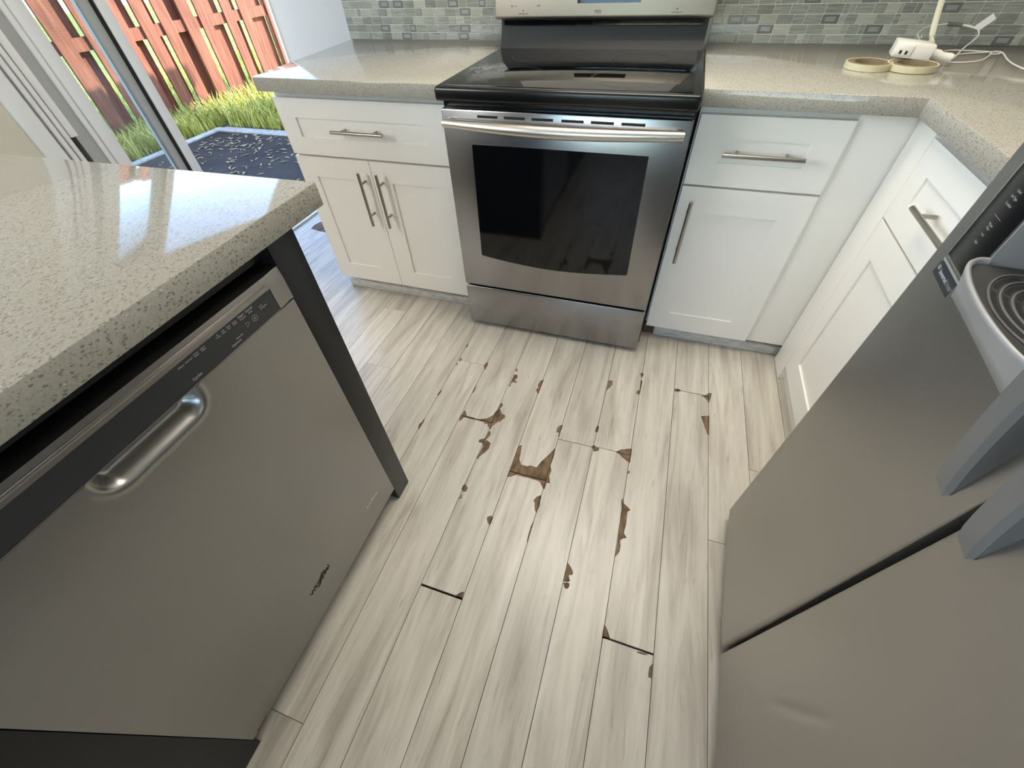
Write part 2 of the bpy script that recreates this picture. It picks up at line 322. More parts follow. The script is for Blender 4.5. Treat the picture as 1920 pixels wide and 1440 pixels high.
def plate(us, vs, skip, t, outer_bev, place, recess=None, bm=None):
    """front plate on a grid of us x vs, cells in skip left open (or closed 'recess' deep); place(u, v, d) -> world, d = depth behind the front"""
    own = bm is None; bm = bm or bmesh.new()
    F = {}; B = {}
    for i, u in enumerate(us):
        for j, v in enumerate(vs):
            F[i, j] = bm.verts.new(place(u, v, 0)); B[i, j] = bm.verts.new(place(u, v, t))
    nu, nv = len(us) - 1, len(vs) - 1
    solid = lambda i, j: 0 <= i < nu and 0 <= j < nv and (i, j) not in skip
    for i in range(nu):
        for j in range(nv):
            q = [(i, j), (i + 1, j), (i + 1, j + 1), (i, j + 1)]
            if solid(i, j):
                bm.faces.new([F[k] for k in q]); bm.faces.new([B[k] for k in reversed(q)])
                for a, b, ni, nj in ((q[0], q[1], i, j - 1), (q[1], q[2], i + 1, j), (q[2], q[3], i, j + 1), (q[3], q[0], i - 1, j)):
                    if not solid(ni, nj) and not (recess and (ni, nj) in skip): bm.faces.new((F[b], F[a], B[a], B[b]))
            elif recess:
                R = [bm.verts.new(place(us[a], vs[b], recess)) for a, b in q]
                bm.faces.new(R); bm.faces.new([B[k] for k in reversed(q)])
                for n in range(4): bm.faces.new((F[q[n]], F[q[(n + 1) % 4]], R[(n + 1) % 4], R[n]))
    if outer_bev:
        es = []
        for e in bm.edges:
            k0 = e.verts[0]; k1 = e.verts[1]
            ids = [k for k, v in F.items() if v is k0 or v is k1]
            if len(ids) == 2 and (all(k[0] == 0 for k in ids) or all(k[0] == nu for k in ids) or all(k[1] == 0 for k in ids) or all(k[1] == nv for k in ids)): es.append(e)
        bmesh.ops.bevel(bm, geom=es, offset=outer_bev, segments=3, affect='EDGES', profile=0.5)
    return bm
def text(s, size, o, xd, yd, mat, parent, name='lettering', align='CENTER', ext=0.0002, spacing=1.0, bold=False):
    cu = bpy.data.curves.new('t', 'FONT'); cu.body = s; cu.size = size; cu.align_x = align; cu.align_y = 'CENTER'; cu.extrude = ext; cu.space_character = spacing
    cu.resolution_u = 2
    if bold: cu.offset = size * 0.02
    ob = bpy.data.objects.new('t', cu); COL.objects.link(ob)
    dg = bpy.context.evaluated_depsgraph_get(); dg.update()
    me = bpy.data.meshes.new_from_object(ob.evaluated_get(dg)); bpy.data.objects.remove(ob); bpy.data.curves.remove(cu)
    xd = Vector(xd).normalized(); yd = Vector(yd).normalized(); zd = xd.cross(yd)
    me.transform(Matrix(((xd.x, yd.x, zd.x, o[0]), (xd.y, yd.y, zd.y, o[1]), (xd.z, yd.z, zd.z, o[2]), (0, 0, 0, 1))))
    me.name = name; me.materials.clear()
    return link(name, me, parent, mat)
# ------------------------------------------------------------------ the setting
CZ = 2.44
def struct(o): o['kind'] = 'structure'; return o
WA = math.atan(-0.0245)                                  # the tiled wall runs a little askew to the planks
WE = Vector((math.cos(WA), math.sin(WA), 0)); WN = Vector((math.sin(WA), -math.cos(WA), 0))
def on_wall(x, out=0.0, z=0.0):
    return Vector((x, 0.7685 - 0.0245 * x, z)) + WN * out
TW = Matrix.Translation((0, 0.7685, 0)) @ Matrix.Rotation(WA, 4, 'Z')

# floor: a sub-floor and every plank of it; chips in the wear layer show the core
CHIPS = [[(-0.3413,-0.1565),(-0.3353,-0.1359),(-0.3326,-0.1503),(-0.3346,-0.1637)],
 [(-0.3352,-0.2282),(-0.3256,-0.2362),(-0.3266,-0.2485),(-0.334,-0.2506)],
 [(-0.3393,-0.2612),(-0.3298,-0.2689),(-0.335,-0.2773)],
 [(-0.2198,-0.2482),(-0.2188,-0.2307),(-0.2106,-0.2215),(-0.2055,-0.2394),(-0.2063,-0.2682),(-0.2115,-0.2663)],
 [(-0.0848,-0.2238),(-0.077,-0.2283),(-0.0745,-0.241),(-0.0821,-0.2431)],
 [(-0.0808,-0.2593),(-0.0666,-0.2618),(-0.0632,-0.2771),(-0.0704,-0.292),(-0.059,-0.2951),(-0.0596,-0.3035),(-0.0737,-0.3037),(-0.0791,-0.3135),(-0.0761,-0.3283),(-0.083,-0.3303),(-0.0827,-0.3051)],
 [(0.0434,-0.2551),(0.0302,-0.2665),(0.0272,-0.2894),(0.0325,-0.3035),(0.0272,-0.3173),(0.0372,-0.3338),(0.0423,-0.3324)],
 [(-0.2131,-0.3923),(-0.2112,-0.3544),(-0.2056,-0.3871),(-0.2098,-0.4066)],
 [(-0.3435,-0.448),(-0.3403,-0.4287),(-0.3397,-0.4193),(-0.3338,-0.43),(-0.3361,-0.4568)],
 [(-0.3425,-0.6205),(-0.3467,-0.6031),(-0.3405,-0.5878),(-0.342,-0.5801),(-0.3367,-0.572),(-0.3345,-0.5952),(-0.3366,-0.6277)],
 [(-0.2112,-0.5228),(-0.2073,-0.4937),(-0.197,-0.5019),(-0.1888,-0.5162),(-0.1636,-0.5171),(-0.1405,-0.5186),(-0.1132,-0.5079),(-0.0945,-0.486),(-0.0895,-0.4623),(-0.0849,-0.4497),(-0.0857,-0.4212),(-0.0765,-0.4215),(-0.0737,-0.4322),(-0.0787,-0.4479),(-0.0647,-0.4691),(-0.05,-0.4731),(-0.0458,-0.4856),(-0.0553,-0.4965),(-0.0579,-0.508),(-0.0648,-0.5073),(-0.0789,-0.5354),(-0.0816,-0.5519),(-0.0947,-0.54),(-0.1011,-0.5286),(-0.1102,-0.534),(-0.1154,-0.5259),(-0.1472,-0.5244),(-0.1964,-0.5256),(-0.205,-0.5483),(-0.2101,-0.5416)],
 [(-0.0839,-0.5578),(-0.0763,-0.5607),(-0.0732,-0.5752),(-0.0767,-0.5889),(-0.08,-0.5974),(-0.0597,-0.6063),(-0.0574,-0.63),(-0.0679,-0.6523),(-0.078,-0.6694),(-0.0801,-0.6803),(-0.086,-0.6811),(-0.0815,-0.6274),(-0.0884,-0.6147),(-0.1035,-0.6143),(-0.1035,-0.6033),(-0.0894,-0.5951),(-0.0848,-0.5786)],
 [(0.166,-0.4543),(0.1692,-0.4628),(0.1676,-0.484),(0.1675,-0.5094),(0.1633,-0.5106),(0.1633,-0.4954),(0.1526,-0.4935),(0.1517,-0.4731),(0.1577,-0.4635)],
 [(0.294,-0.1901),(0.3084,-0.184),(0.3124,-0.2045),(0.306,-0.2226),(0.2986,-0.2343),(0.2951,-0.2493),(0.2937,-0.2293)],
 [(0.4097,-0.1169),(0.4225,-0.1065),(0.4236,-0.1265),(0.4164,-0.1366)],
 [(0.4227,-0.1534),(0.4222,-0.1797),(0.4207,-0.2246),(0.4132,-0.2329),(0.4059,-0.2276),(0.4087,-0.2123),(0.417,-0.2068),(0.4165,-0.1813),(0.4152,-0.1556)],
 [(0.2872,-0.454),(0.2853,-0.4438),(0.2887,-0.4265),(0.2954,-0.4234),(0.2966,-0.4378),(0.2952,-0.4543)],
 [(0.2846,-0.5197),(0.2951,-0.51),(0.3006,-0.5175),(0.313,-0.5189),(0.3127,-0.529),(0.2962,-0.5388),(0.2925,-0.5275)],
 [(0.3692,-0.5172),(0.3852,-0.5025),(0.4022,-0.495),(0.4212,-0.4878),(0.4222,-0.5161),(0.4218,-0.5484),(0.4082,-0.542),(0.3954,-0.5338),(0.3821,-0.5232)],
 [(0.5459,-0.1622),(0.5611,-0.1591),(0.5723,-0.1667),(0.5576,-0.1771),(0.5472,-0.1782)],
 [(0.6451,-0.1724),(0.6577,-0.1657),(0.6725,-0.1491),(0.6818,-0.1496),(0.6792,-0.1687),(0.6729,-0.2018),(0.6663,-0.1906),(0.6557,-0.1785)],
 [(0.6452,-0.2752),(0.6734,-0.2642),(0.6738,-0.2974),(0.6727,-0.3549),(0.6669,-0.353),(0.6589,-0.3262),(0.6528,-0.3036)],
 [(0.4197,-0.5784),(0.4255,-0.5813),(0.4237,-0.5886),(0.4183,-0.5916)],
 [(0.0399,-0.5896),(0.0496,-0.5826),(0.0556,-0.6166),(0.0575,-0.6385),(0.0653,-0.6527),(0.0711,-0.6592),(0.0951,-0.6601),(0.098,-0.6538),(0.1239,-0.6542),(0.133,-0.627),(0.1457,-0.6039),(0.1596,-0.5743),(0.1657,-0.5582),(0.1693,-0.5997),(0.1661,-0.6335),(0.1746,-0.6524),(0.1732,-0.6738),(0.182,-0.6993),(0.1709,-0.7001),(0.1708,-0.7252),(0.1633,-0.7225),(0.1497,-0.7055),(0.144,-0.7016),(0.1025,-0.7012),(0.0655,-0.7019),(0.0504,-0.7132),(0.0389,-0.7182),(0.0384,-0.6984),(0.0413,-0.6707),(0.0398,-0.6437),(0.0405,-0.6153)],
 [(-0.0905,-0.804),(-0.0919,-0.7893),(-0.0856,-0.7813),(-0.0713,-0.7932),(-0.0725,-0.8075),(-0.0809,-0.81)],
 [(-0.0806,-0.8198),(-0.0765,-0.8317),(-0.083,-0.8385),(-0.0865,-0.8357)],
 [(0.0241,-0.8735),(0.0238,-0.8668),(0.0328,-0.8609),(0.0422,-0.8626),(0.0419,-0.8823),(0.0394,-0.8911),(0.0298,-0.8829)],
 [(0.1463,-0.7739),(0.1528,-0.7575),(0.1667,-0.7466),(0.1681,-0.7697),(0.1716,-0.7827),(0.1686,-0.7985),(0.1668,-0.811),(0.1589,-0.8028),(0.1539,-0.7881),(0.1522,-0.7792)],
 [(0.4122,-0.691),(0.4173,-0.6823),(0.4209,-0.7001),(0.4353,-0.7097),(0.4435,-0.7164),(0.4353,-0.7257),(0.4366,-0.7521),(0.4368,-0.7695),(0.4346,-0.7831),(0.4343,-0.796),(0.4437,-0.8078),(0.4327,-0.8132),(0.426,-0.8215),(0.4298,-0.8347),(0.4301,-0.8507),(0.4259,-0.8619),(0.4186,-0.872),(0.42,-0.8417),(0.4192,-0.8006),(0.4192,-0.7574),(0.4184,-0.7217),(0.4132,-0.7048)],
 [(0.2928,-0.9284),(0.3032,-0.9367),(0.3127,-0.9489),(0.3132,-0.9562),(0.3029,-0.9613),(0.3099,-0.9756),(0.3032,-0.9795),(0.2918,-0.9812),(0.292,-0.9553)],
 [(0.2924,-0.9854),(0.3016,-0.9808),(0.3099,-0.9811),(0.3111,-0.9897),(0.3072,-0.9973),(0.2996,-0.9969)],
 [(0.0165,-1.1065),(0.0273,-1.0943),(0.0374,-1.088),(0.0389,-1.1058),(0.0286,-1.1069)],
 [(0.1658,-0.8347),(0.1677,-0.8368),(0.1649,-0.8614),(0.166,-0.8867),(0.1669,-0.904),(0.1631,-0.9052),(0.1618,-0.8838),(0.1618,-0.858)],
 [(0.4187,-1.0516),(0.4275,-1.0622),(0.4362,-1.0783),(0.4267,-1.0831),(0.4168,-1.0851),(0.4164,-1.0676)],
 [(0.5433,-1.1008),(0.5369,-1.1104),(0.5354,-1.1228),(0.5363,-1.1325),(0.5441,-1.1317),(0.5442,-1.12)],
 [(0.5035,-1.0868),(0.5247,-1.0836),(0.5327,-1.0857),(0.5214,-1.0893),(0.5058,-1.0897)],
 [(-1.7383,0.6153),(-1.7465,0.6672),(-1.7321,0.7132),(-1.6777,0.6915),(-1.6052,0.5951),(-1.6535,0.5982)]]

def ccw(c):
    a = sum(p[0] * q[1] - q[0] * p[1] for p, q in zip(c, c[1:] + c[:1]))
    return c if a > 0 else c[::-1]
CHIPS = [ccw(c) for c in CHIPS]
PW = 0.1262; SEAM0 = 0.6706; GAPW = 0.0016
sub = bmesh.new(); addbox(sub, -1.86, 1.62, -4.35, 1.10, -0.05, -0.0135)
floor = struct(fin('floor', sub, 'gap'))
floor['label'] = 'whitewashed wooden plank floor with chipped brown edges'
JOINTS = {7: [(-0.244, .0012)], 6: [(-0.519, .003)], 5: [(-1.107, .0062)], 4: [(-0.693, .003)], 3: [(-0.521, .0022)], 2: [(-0.516, .002)],
          1: [(-1.081, .005)], 0: [(-0.167, .0032)], -1: [(-0.7436, .0018)], -2: [(-0.462, .0015)], 18: [(0.50, .001)]}
def plank(x0, x1, y0, y1):
    rect = [(x0, y0), (x1, y0), (x1, y1), (x0, y1)]
    chips = []
    for c in CHIPS:
        if max(p[0] for p in c) > x0 and min(p[0] for p in c) < x1 and max(p[1] for p in c) > y0 and min(p[1] for p in c) < y1: chips.append(c)
    bm = bmesh.new(); ZT, ZC, ZB = 0.0, -0.0016, -0.0125
    if not chips:
        addbox(bm, x0, x1, y0, y1, ZB, ZT)
        o = fin('plank', bm, ['plank', 'core'], floor)
        return o
    verts = [Vector(p) for p in rect]; faces = [list(range(4))]
    for c in chips:
        k = len(verts); verts += [Vector(p) for p in c]; faces.append(list(range(k, k + len(c))))
    vo, eo, fo, ov, oe, of = delaunay_2d_cdt(verts, [], faces, 1, 1e-5)
    top = {}; cor = {}
    def tv(d, i, z):
        if i not in d: d[i] = bm.verts.new((vo[i].x, vo[i].y, z))
        return d[i]
    eu = {}
    for f, orig in zip(fo, of):
        if 0 not in orig: continue
        chip = any(k > 0 for k in orig)
        nf = bm.faces.new([tv(cor if chip else top, i, ZC if chip else ZT) for i in f]); nf.material_index = 1 if chip else 0
        for a, b in zip(f, f[1:] + f[:1]): eu.setdefault(frozenset((a, b)), []).append((chip, a, b))
    bot = {}
    for k, us in eu.items():
        kinds = {u[0] for u in us}; _, a, b = us[0]
        if len(us) == 2 and len(kinds) == 2:
            nf = bm.faces.new((top[a], top[b], cor[b], cor[a])); nf.material_index = 1
        elif len(us) == 1:
            d, z = (cor, ZC) if us[0][0] else (top, ZT)
            nf = bm.faces.new((d[a], d[b], tv(bot, b, ZB), tv(bot, a, ZB))); nf.material_index = 1 if us[0][0] else 0
    return fin('plank', bm, ['plank', 'core'], floor)
for k in range(-7, 20):
    x1 = SEAM0 - PW * k; x0 = x1 - PW
    x0 = max(x0, -1.83); x1 = min(x1, 1.58)
    if x1 - x0 < 0.02: continue
    j0, jg = JOINTS.get(k, [(None, .0012)])[0]
    if j0 is None: j0 = (-0.95 + 0.37 * k) % 1.22 - 1.9
    cuts = []
    y = j0
    while y > -4.3: y -= 1.22
    while y < 1.058:
        if -4.3 < y < 1.058: cuts.append((y, jg if abs(y - j0) < 1e-6 else 0.0012))
        y += 1.22
    ys = [(-4.3, 0)] + cuts + [(1.058, 0)]
    for (a, ga), (b, gb) in zip(ys, ys[1:]):
        if b - a > 0.05: plank(x0 + GAPW / 2, x1 - GAPW / 2, a + ga / 2, b - gb / 2)

# walls and ceiling
wb_ = bmesh.new(); addbox(wb_, -1.2, 1.62, 0.0, 0.14, 0, CZ, T=TW)
wall_back = struct(fin('wall_back', wb_, 'wall')); wall_back['label'] = 'back wall behind the range and counters'
struct(box('wall_nook', -1.83, -1.06, 1.06, 1.20, 0, CZ, 'wallg'))
struct(box('wall_return', -1.2, -1.06, 0.945, 1.0595, 0, CZ, 'wall'))
struct(box('wall_exterior', -1.83, 1.72, 1.202, 5.9, -0.17, CZ, 'wallb'))
struct(box('wall_right', 1.58, 1.72, -4.35, 0.70, 0, CZ, 'wall'))
bm = bmesh.new()
plate([-4.35, -2.3, -0.8, -0.345], [0, 1.1, 2.15, CZ], {(1, 1)}, 0.15, 0, lambda u, v, d: Vector((-1.83 - d, u, v)), bm=bm)
struct(fin('wall_left', bm, 'wallb'))
w3 = struct(box('added_window_left', -1.95, -1.925, -2.3, -0.8, 1.10, 1.15, 'white'))  # invented window, out of view, housing the side fill lamp
for nm, a, b, c, d in (('window_frame', -2.3, -2.25, 1.15, 2.15), ('window_frame', -0.85, -0.8, 1.15, 2.15), ('window_frame', -2.25, -0.85, 2.10, 2.15), ('mullion', -1.57, -1.53, 1.15, 2.10)):
    box(nm, -1.95, -1.925, a, b, c, d, 'white', w3)
box('pane', -1.94, -1.934, -2.25, -0.85, 1.15, 2.10, 'pane', w3)
struct(box('wall_header', -1.98, -1.83, -0.345, 1.06, 2.06, CZ, 'wallb'))
bm = bmesh.new()
plate([-1.98, -1.1, 1.3, 1.72], [0, 0.9, 2.2, CZ], {(1, 1)}, 0.14, 0, lambda u, v, d: Vector((u, -4.35 - d, v)), bm=bm)
struct(fin('wall_rear', bm, 'wallb'))
w2 = struct(box('added_window_rear', -1.1, 1.3, -4.42, -4.38, 0.9, 0.95, 'white'))  # unseen window, added to house the rear fill lamp
for nm, (a, b, c, d) in dict(window_frame=(-1.1, -1.05, 0.95, 2.2), window_frame_b=(1.25, 1.3, 0.95, 2.2), window_frame_c=(-1.05, 1.25, 2.15, 2.2), mullion=(0.08, 0.12, 0.95, 2.15)).items():
    box(nm[:12].rstrip('_') if nm != 'mullion' else 'mullion', a, b, -4.42, -4.38, c, d, 'white', w2)
box('pane', -1.05, 1.25, -4.404, -4.398, 0.95, 2.15, 'pane', w2)
struct(box('ceiling', -1.98, 1.72, -4.49, 1.20, CZ, CZ + 0.05, 'ceil'))
struct(box('shading_roof_slab', -2.45, 2.3, -5.2, 6.0, CZ + 0.10, CZ + 0.28, 'roof'))  # unseen roof, stretched outward so its shadow covers patio and fence

struct(box('added_upper_cabinets', 0.42, 1.575, 0.42, 0.725, 1.46, CZ - .001, 'wall'))  # unseen block for upper cabinets, added to darken counter and tiles

# ------------------------------------------------------------------ sliding door (plane x = -1.83)
door = thing('door_1', 'white framed sliding glass door standing open onto the patio', None, (-1.86, 0.35, 0), kind='structure')
def dbox(n, y0, y1, z0, z1, x0, x1, m, p=door, bev=0.0): return box(n, x0, x1, y0, y1, z0, z1, m, p, bev)
dbox('casing', -0.345, -0.290, 0.0, 2.12, -1.832, -1.815, 'white', bev=.003)
dbox('jamb', -0.2895, -0.2895 + 0.010, 0.0, 2.06, -1.94, -1.826, 'white')
dbox('jamb_channel', -0.279, -0.140, 0.0, 2.06, -1.94, -1.900, 'ferrite')  # grey holds the shade of the channel behind the beads
dbox('gap_shade_strip', -0.2785, -0.270, 0.0, 2.06, -1.899, -1.85, 'seal')  # dark strips here stand for the shaded gaps between jamb profiles
dbox('track_bead', -0.2695, -0.250, 0.0, 2.06, -1.899, -1.828, 'white', bev=.005)
dbox('gap_shade_strip', -0.2495, -0.2445, 0.0, 2.06, -1.899, -1.845, 'seal')
dbox('jamb_liner', -0.244, -0.226, 0.0, 2.06, -1.899, -1.832, 'white', bev=.005)
dbox('gap_shade_strip', -0.2255, -0.217, 0.0, 2.06, -1.899, -1.868, 'greyd')
dbox('security_strip', -0.2165, -0.188, 0.76, 2.06, -1.899, -1.845, 'paper', bev=.003)
dbox('jamb_far', 1.052, 1.0598, 0.0, 2.06, -1.845, -1.831, 'white')
dbox('head', -0.29, 1.058, 2.03, 2.06, -1.94, -1.83, 'white')
dbox('sill', -0.29, 1.058, -0.004, 0.012, -1.94, -1.832, 'white', bev=.003)
fixed = dbox('fixed_panel_stile', -0.187, -0.1385, 0.012, 2.03, -1.899, -1.872, 'greyl')
dbox('stile', -0.138, -0.058, 0.012, 2.03, -1.91, -1.862, 'white', bev=.006)
dbox('stile_bead', -0.118, -0.075, 0.05, 2.0, -1.862, -1.852, 'white', bev=.004)
dbox('stile', 0.166, 0.212, 0.012, 2.03, -1.905, -1.845, 'white', bev=.004)
dbox('seal', 0.158, 0.166, 0.012, 2.03, -1.90, -1.85, 'seal')
dbox('stile_return', 0.122, 0.158, 0.012, 2.03, -1.905, -1.865, 'greyl')
dbox('bottom_rail', -0.058, 0.122, 0.012, 0.10, -1.90, -1.86, 'white')
dbox('top_rail', -0.058, 0.122, 1.95, 2.03, -1.90, -1.86, 'white')
dbox('pane', -0.058, 0.122, 0.10, 1.95, -1.886, -1.880, 'pane')

# ------------------------------------------------------------------ outside
struct(box('patio', -4.37, -1.98, -4.0, 2.46, -0.16, -0.10, 'patio'))['label'] = 'dark grey concrete patio slab littered with dry leaves'
k1 = box('kerb', -4.46, -4.37, -4.0, 2.55, -0.17, -0.085, 'kerb', bev=.008); tag(k1, 'pale concrete kerb along the fence side of the patio', 'kerb')
k2 = box('kerb', -4.37, -1.98, 2.46, 2.58, -0.17, -0.085, 'kerb', bev=.008); tag(k2, 'sunlit concrete kerb at the far end of the patio', 'kerb')
struct(box('ground', -40, -1.98, -30, 40, -0.30, -0.17, 'lawn'))
struct(box('ground_strip', -5.2, -4.46, -4.0, 6.5, -0.17, -0.115, 'soil'))
struct(box('ground_end', -4.46, -1.98, 2.58, 6.5, -0.17, -0.105, 'soil'))

fence = thing('fence', 'reddish brown shadowbox fence of upright boards beyond the patio', 'fence', (-5.12, 2.5, -0.14))
near = [-2.2, -1.92, -1.63, -1.34, -1.05, -0.76, -0.47, -0.18, 0.11, 0.40, 0.72, 1.01, 1.30, 1.59, 1.88, 2.18, 2.47, 2.77, 3.01, 3.30, 3.52, 3.895, 4.165, 4.62, 4.91, 5.2, 5.5, 5.8]
for i, y in enumerate(near):
    w = min(0.145, near[i + 1] - y - 0.05) if i + 1 < len(near) else 0.145
    h = 1.74 + rnd.uniform(-.015, .015); tl = rnd.uniform(-.004, .004)
    T = Matrix.Translation((-5.10, y + w / 2, -0.12)) @ Matrix.Rotation(tl, 4, 'X')
    box('slat', -0.01, 0.01, -w / 2, w / 2, 0, h, 'fence', fence, T=T)
    if i + 1 < len(near):
        b0 = y + w - 0.02; b1 = near[i + 1] - 0.006
        if abs(y - 3.01) < .01: b1 += .05
        T = Matrix.Translation((-5.175, (b0 + b1) / 2, -0.12)) @ Matrix.Rotation(rnd.uniform(-.003, .003), 4, 'X')
        box('slat', -0.01, 0.01, -(b1 - b0) / 2, (b1 - b0) / 2, 0, h, 'fence', fence, T=T)
for z in (0.635, 1.48): box('rail', -5.163, -5.112, -2.3, 6.0, z, z + 0.10, 'fence', fence)
for y in (-2.0, 0.35, 2.36, 4.75): box('post', -5.28, -5.187, y, y + .09, -0.14, 1.70, 'fence', fence)

def blades(name, n, region, hmin, hmax, label):
    bm = bmesh.new()
    for _ in range(n):
        x = rnd.uniform(region[0], region[1]); y = rnd.uniform(region[2], region[3]); z = -0.11
        h = rnd.uniform(hmin, hmax); a = rnd.uniform(0, 6.28); lean = rnd.uniform(.15, .8) * h; w = rnd.uniform(.004, .009)
        s = Vector((math.cos(a), math.sin(a), 0)); t = Vector((-s.y, s.x, 0)); p = Vector((x, y, z))
        v = [bm.verts.new(p - t * w), bm.verts.new(p + t * w), bm.verts.new(p + s * lean * .35 + t * w * .8 + Vector((0, 0, h * .65))),
             bm.verts.new(p + s * lean * .35 - t * w * .8 + Vector((0, 0, h * .65))), bm.verts.new(p + s * lean + Vector((0, 0, h)))]
        bm.faces.new((v[0], v[1], v[2], v[3])); bm.faces.new((v[3], v[2], v[4]))
    me = bpy.data.meshes.new(name); bm.to_mesh(me); bm.free()
    o = link(name, me, None, 'grass'); tag(o, label, 'grass', kind='stuff'); return o
blades('grass_strip', 9000, (-5.05, -4.50, -1.0, 6.0), .05, .22, 'shaggy grass growing along the foot of the fence')
blades('grass_patch', 9000, (-4.40, -2.9, 2.64, 4.8), .07, .24, 'bright sunlit grass beyond the end of the patio')
blades('lawn_grass', 6000, (-9.0, -5.42, 0, 7), .05, .16, 'lawn grass seen through the gaps of the fence')
bm = bmesh.new()
for _ in range(420):
    x = rnd.uniform(-4.3, -2.1); y = rnd.uniform(0.3, 2.42) if rnd.random() < .5 else 2.42 - abs(rnd.gauss(0, .35)); a = rnd.uniform(0, 6.28)
    l = rnd.uniform(.018, .05); w = l * rnd.uniform(.15, .4); c, s = math.cos(a), math.sin(a)
    q = [(-l, 0, 0), (0, -w, .004), (l, 0, .001), (0, w, .006)]
    bm.faces.new([bm.verts.new((x + p[0] * c - p[1] * s, y + p[0] * s + p[1] * c, -0.0985 + p[2] + .001)) for p in q])
me = bpy.data.meshes.new('dry_leaves'); bm.to_mesh(me); bm.free()
tag(link('dry_leaves', me, None, 'leaf'), 'small dry leaves scattered over the patio slab', 'leaves', kind='stuff')

house = thing('neighbour_house', 'pale neighbouring house far beyond the fence', 'house', (-27, 12, -0.17))
box('wall', -30, -24, 4, 22, -0.17, 2.6, 'house', house)
prism('roof', [(3.6, 2.5), (22.4, 2.5), (13, 4.0)], -30.4, -23.6, 'roof', house, T=Matrix(((0, 0, 1, 0), (1, 0, 0, 0), (0, 1, 0, 0), (0, 0, 0, 1))))

# ------------------------------------------------------------------ unseen ceiling lamp, added to brighten the kitchen
lamp = thing('added_ceiling_lamp', 'white flush ceiling lamp, unseen, added to light the kitchen', 'lamp', (0.25, -0.08, CZ - 0.06))
box('housing', -0.35, 0.85, -0.38, 0.22, CZ - 0.04, CZ, 'white', lamp, bev=.008)
box('diffuser', -0.33, 0.83, -0.36, 0.20, CZ - 0.055, CZ - 0.038, 'lamp', lamp, bev=.006)
# ------------------------------------------------------------------ mosaic backsplashes
RP = 0.0263; FULL = 0.0525
TILE_MESH = {}
def tile_mesh(w, mat):
    key = (round(w, 4), mat)
    if key not in TILE_MESH:
        bm = bmesh.new(); addbox(bm, -w / 2, w / 2, -0.004, 0.004, 0, RP - 0.0022, 0.0012, 1)
        me = bpy.data.meshes.new('tile'); bm.to_mesh(me); bm.free(); me.materials.append(M[mat]); TILE_MESH[key] = me
    return TILE_MESH[key]
def backsplash(x0, x1, label, seed):
    r = random.Random(seed)
    root = thing('mosaic_backsplash', label, 'backsplash', on_wall((x0 + x1) / 2, 0.003, 0.917))
    bm = bmesh.new(); addbox(bm, x0, x1, -0.0092, 0, 0.917, 1.45, T=TW); fin('grout', bm, 'grout', root)
    R = Matrix.Rotation(WA, 4, 'Z').to_euler()
    upper = bmesh.new(); n = 0
    for row in range(20):
        x = x0 + 0.001; z = 0.9175 + row * RP
        first = r.choice([FULL, FULL * .66, FULL * .4])
        while x < x1 - 0.004:
            k = r.random()
            if first: w = first; first = None
            else: w = FULL if k < .60 else (FULL * .66 if k < .80 else FULL * .33 if k < .97 else FULL * .2)
            w = min(w, x1 - x)
            if w < 0.006: break
            wt_ = w - 0.0018
            k = r.random()
            mat = 'tile_d' if (k < .11 and w > .03) else 'tile_b' if k < .30 else 'tile_c' if k < .55 else 'tile_a'
            cx = x + w / 2
            if row < 6 and n < 300:
                o = bpy.data.objects.new('tile', tile_mesh(wt_, mat)); COL.objects.link(o); o.parent = root
                p = on_wall(cx, 0.0065 + r.uniform(0, .0006), z); o.location = p - ORG[root.name]; o.rotation_euler = R; n += 1
                if mat == 'tile_d':
                    ORG[o.name] = p
                    a = box('tile_centre', cx - wt_ * .30, cx + wt_ * .30, -0.0112, -0.010, z + RP * .24, z + RP * .70, 'tile_e', None, bev=.0003, seg=1, T=TW)
                    a.parent = o; a.location = ORG[a.name] - p; a.location.rotate(Matrix.Rotation(-WA, 3, 'Z')); a.rotation_euler = (0, 0, -WA)
            else:
                addbox(upper, cx - wt_ / 2, cx + wt_ / 2, -0.0105, -0.008, z, z + RP - .0022, T=TW)
            x += w
    u = fin('tile_field', upper, 'tile_a', root); u['kind'] = 'stuff'
    return root
backsplash(-1.195, -0.415, 'grey glass mosaic backsplash on the wall left of the range', 3)
backsplash(0.386, 1.555, 'grey glass mosaic backsplash on the wall right of the range', 11)

# ------------------------------------------------------------------ white shaker cabinets
def handle_bar(p0, p1, out, parent, r=0.006, inset=0.042, name='handle'):
    p0 = Vector(p0); p1 = Vector(p1); d = (p1 - p0).normalized(); out = Vector(out)
    bm = bmesh.new(); addtube(bm, [p0, p1], r, 14)
    for q in (p0 + d * inset, p1 - d * inset): addtube(bm, [q, q - out], r * 0.8, 10)
    return fin(name, bm, 'nickel', parent, smooth=True)
def shaker(name, us, vs, place, parent, depth=0.007, t=0.019):
    bm = plate(us, vs, {(1, 1)}, t, 0.0012, place, recess=depth)
    return fin(name, bm, 'cab', parent)

